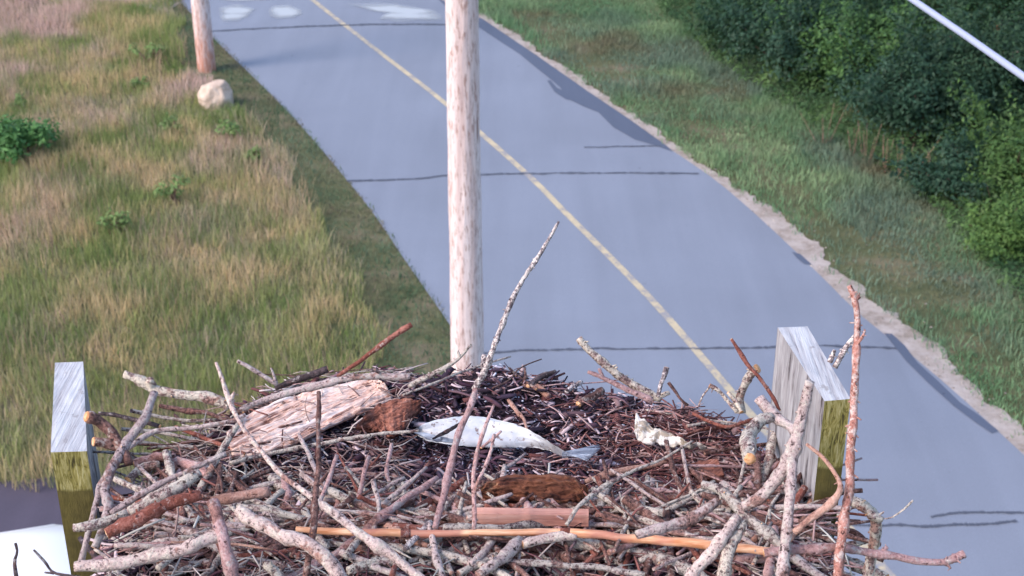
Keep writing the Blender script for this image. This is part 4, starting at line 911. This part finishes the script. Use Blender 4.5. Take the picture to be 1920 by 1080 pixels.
slab('split_log', [(425,812),(470,778),(540,748),(620,728),(690,712),(722,722)], [(436,858),(500,848),(560,828),(620,798),(680,772),(736,748)], 1.160, 1.174, .008, 'split', 'long pinkish split log slab with splintered grain on the far left', 'wood', .004, 70, 90, 3, groove=.005)
slab('bark_slab', [(668,800),(700,768),(745,753),(790,752)], [(690,806),(715,812),(742,818),(788,768)], 1.160, 1.175, .010, 'redbark', 'rough red-brown bark slab beside the white fish', 'bark', .004, 60, 50, 9, groove=.004, rag=.004)
slab('rotten_log', [(900,914),(935,894),(1000,890),(1065,892),(1104,916)], [(906,938),(940,948),(1000,950),(1070,952),(1102,940)], 1.116, 1.150, .036, 'rot', 'dark reddish rotten wood chunk in the middle of the nest', 'wood', .006, 80, 24, 21, None, (9, 60), 1.0, .003, .004)
def offcut():
    A = N(893, 963, 1.116); B = N(1104, 966, 1.116); root = MB(); d = (B-A); L = d.length; d.normalize(); c = (A+B)/2
    side = Vector((0, 0, 1)).cross(d).normalized(); n_ = 40; vs = []; hgt, dep = .018, .014
    for i in range(n_+1):
        p = A+d*L*i/n_; j = .0009*mn.noise(p*90)
        for (s_, z_) in ((0,0),(dep,0),(dep,-hgt),(0,-hgt)): vs.append(p+side*(s_+j)+Vector((0, 0, z_-j)))
    fs = [(i*4+k, (i+1)*4+k, (i+1)*4+(k+1) % 4, i*4+(k+1) % 4) for i in range(n_) for k in range(4)]+[(0,1,2,3),(n_*4+3,n_*4+2,n_*4+1,n_*4)]
    root.add(vs, fs); o = root.build('lumber_offcut', M['lumber'], None, c); tag(o, 'flat pinkish lumber offcut just below the rotten chunk', 'lumber')
offcut()
# cane with joints
def cane():
    pix = [(556,992,5),(620,995,7),(700,999,7.5),(760,1001,8),(900,999,6.5),(1000,998,7),(1060,1000,8.5),(1150,1006,8.5),(1250,1014,9),(1350,1024,9),(1455,1032,8)]
    pts = [N(p[0], p[1], 1.118) for p in pix]; rad = [p[2]*1.85/FPX for p in pix]
    mb = MB(); tube(mb, pts, rad, sides=14, jit=.01, seed=5, knots=False, step=.01); o = mb.build('cane', [M['cane'], M['cut']], None, pts[0], True)
    tag(o, 'long peach-orange dry cane lying across the front of the nest', 'cane')
    for i in (3, 6, 9):
        p = pts[i]; d = (pts[i+1]-pts[i]).normalized(); mb = MB(); tube(mb, [p-d*.006, p, p+d*.006], [rad[i]*1.04, rad[i]*1.16, rad[i]*1.04], sides=14, jit=.03, seed=i, knots=False, step=.002); mb.build('joint', [M['red'], M['red']], o, p, True)
cane()
# fish
def mk_fish():
    m = NT('fish_skin'); c = m.n('TexCoord').outputs['Object']
    col = m.ramp(m.noise(c, 30, 4), [(.3, (.40,.44,.50)), (.5, (.58,.60,.64)), (.7, (.70,.69,.68))])
    col = m.mix(m.ramp(m.noise(c, 130, 3), [(.34, .9), (.40, 0)]), col, (.18,.12,.11))
    mp = m.n('Mapping'); mp.inputs['Scale'].default_value = (14, 70, 70); m.l(c, mp.inputs[0])
    col = m.mix(m.ramp(m.noise(mp.outputs[0], 1.3, 4, .7), [(.30, 0), (.335, .8), (.36, 0)]), col, (.30,.22,.20))
    m.bump(m.noise(c, 260, 2), .3, .001); return m.done(col, .4)
M['fish'] = mk_fish()
m = NT('torn_skin'); c = m.n('TexCoord').outputs['Object']; M['scrap'] = m.done(m.mix(m.ramp(m.noise(c, 40, 4, .7), [(.5, 0), (.56, .8)]), m.ramp(m.noise(c, 25, 3), [(.35, (.42,.38,.30)), (.6, (.68,.66,.64))]), (.20,.15,.10)), .6)
m = NT('fish_fin'); M['fin'] = m.done(m.ramp(m.noise(m.coord(scale=(10,200,60)), 1, 2), [(.35, (.05,.06,.10)), (.6, (.28,.33,.42)), (.8, (.55,.6,.68))]), .5)
def fish():
    top = [(774,806),(800,793),(840,783),(880,780),(930,786),(975,799),(1010,817),(1040,836),(1066,850)]
    bot = [(775,810),(800,826),(848,834),(900,838),(950,839),(995,839),(1020,842),(1045,852),(1066,861)]
    root = empty('dead_fish', N(920, 812, 1.2)); tag(root, 'white-bellied dead fish lying in the hollow of the nest', 'fish')
    slab('body', top, bot, 1.163, 1.186, .013, 'fish', None, None, .0030, 70, 20, 2, root, (5, 20), 1.0)
    mb = MB(); r = random.Random(4); b0 = N(1055, 852, 1.170)
    for k in range(13):
        t = k/12; e = N(1128-22*abs(t-.25)-10*t, 834+30*t, 1.164); mid = b0.lerp(e, .5)+Vector((0, 0, .003*r.random())); tube(mb, [b0+Vector((0, 0, r.uniform(-.002, .003))), mid, e], [.0022, .0018, .0007], sides=5, seed=k, knots=False)
    mb.build('tail_fin', [M['fin'], M['fin']], root, b0, True)
    slab('fin', [(776,811),(800,812),(830,820),(862,826)], [(790,818),(810,826),(835,830),(862,829)], 1.152, 1.158, .002, 'fin', None, None, .0006, 24, 6, 2, root)
    slab('gill', [(810,822),(835,806),(866,790)], [(813,824),(842,811),(868,793)], 1.146, 1.150, .002, 'dark', None, None, .0003, 16, 4, 2, root)
fish()
slab('fish_scrap', [(1193,774),(1210,790),(1240,806),(1280,824),(1325,838)], [(1190,812),(1200,828),(1235,833),(1280,838),(1325,842)], 1.160, 1.172, .008, 'scrap', 'pale torn scrap with a pointed tip right of the fish', 'fish scrap', .004, 50, 14, 31, None, (6, 40), .4, .006)
slab('flat_chip', [(1290,872),(1315,866),(1345,862)], [(1312,898),(1335,900),(1358,892)], 1.170, 1.180, .006, 'redbark', 'flat dark wood chip left of the hooked log', 'wood chip', .002, 30, 10, 35)
# weed labels that can be told apart
wl = ['upright weed at the bottom of the row, nearest the low yellow-green bush', 'tall weed second from the nearest end of the row', 'leafy weed third from the nearest end of the row', 'weed fourth from the nearest end of the row', 'weed in the middle of the row below the blue-green bush', 'weed just beyond the middle of the row', 'weed fifth from the far end of the row', 'weed fourth from the far end of the row', 'weed third from the far end of the row', 'weed second from the far end of the row', 'farthest upright weed, closest to the reddish leaves']
for i, o in enumerate(sorted(weeds, key=lambda o: o.location.y)): o['label'] = wl[i]
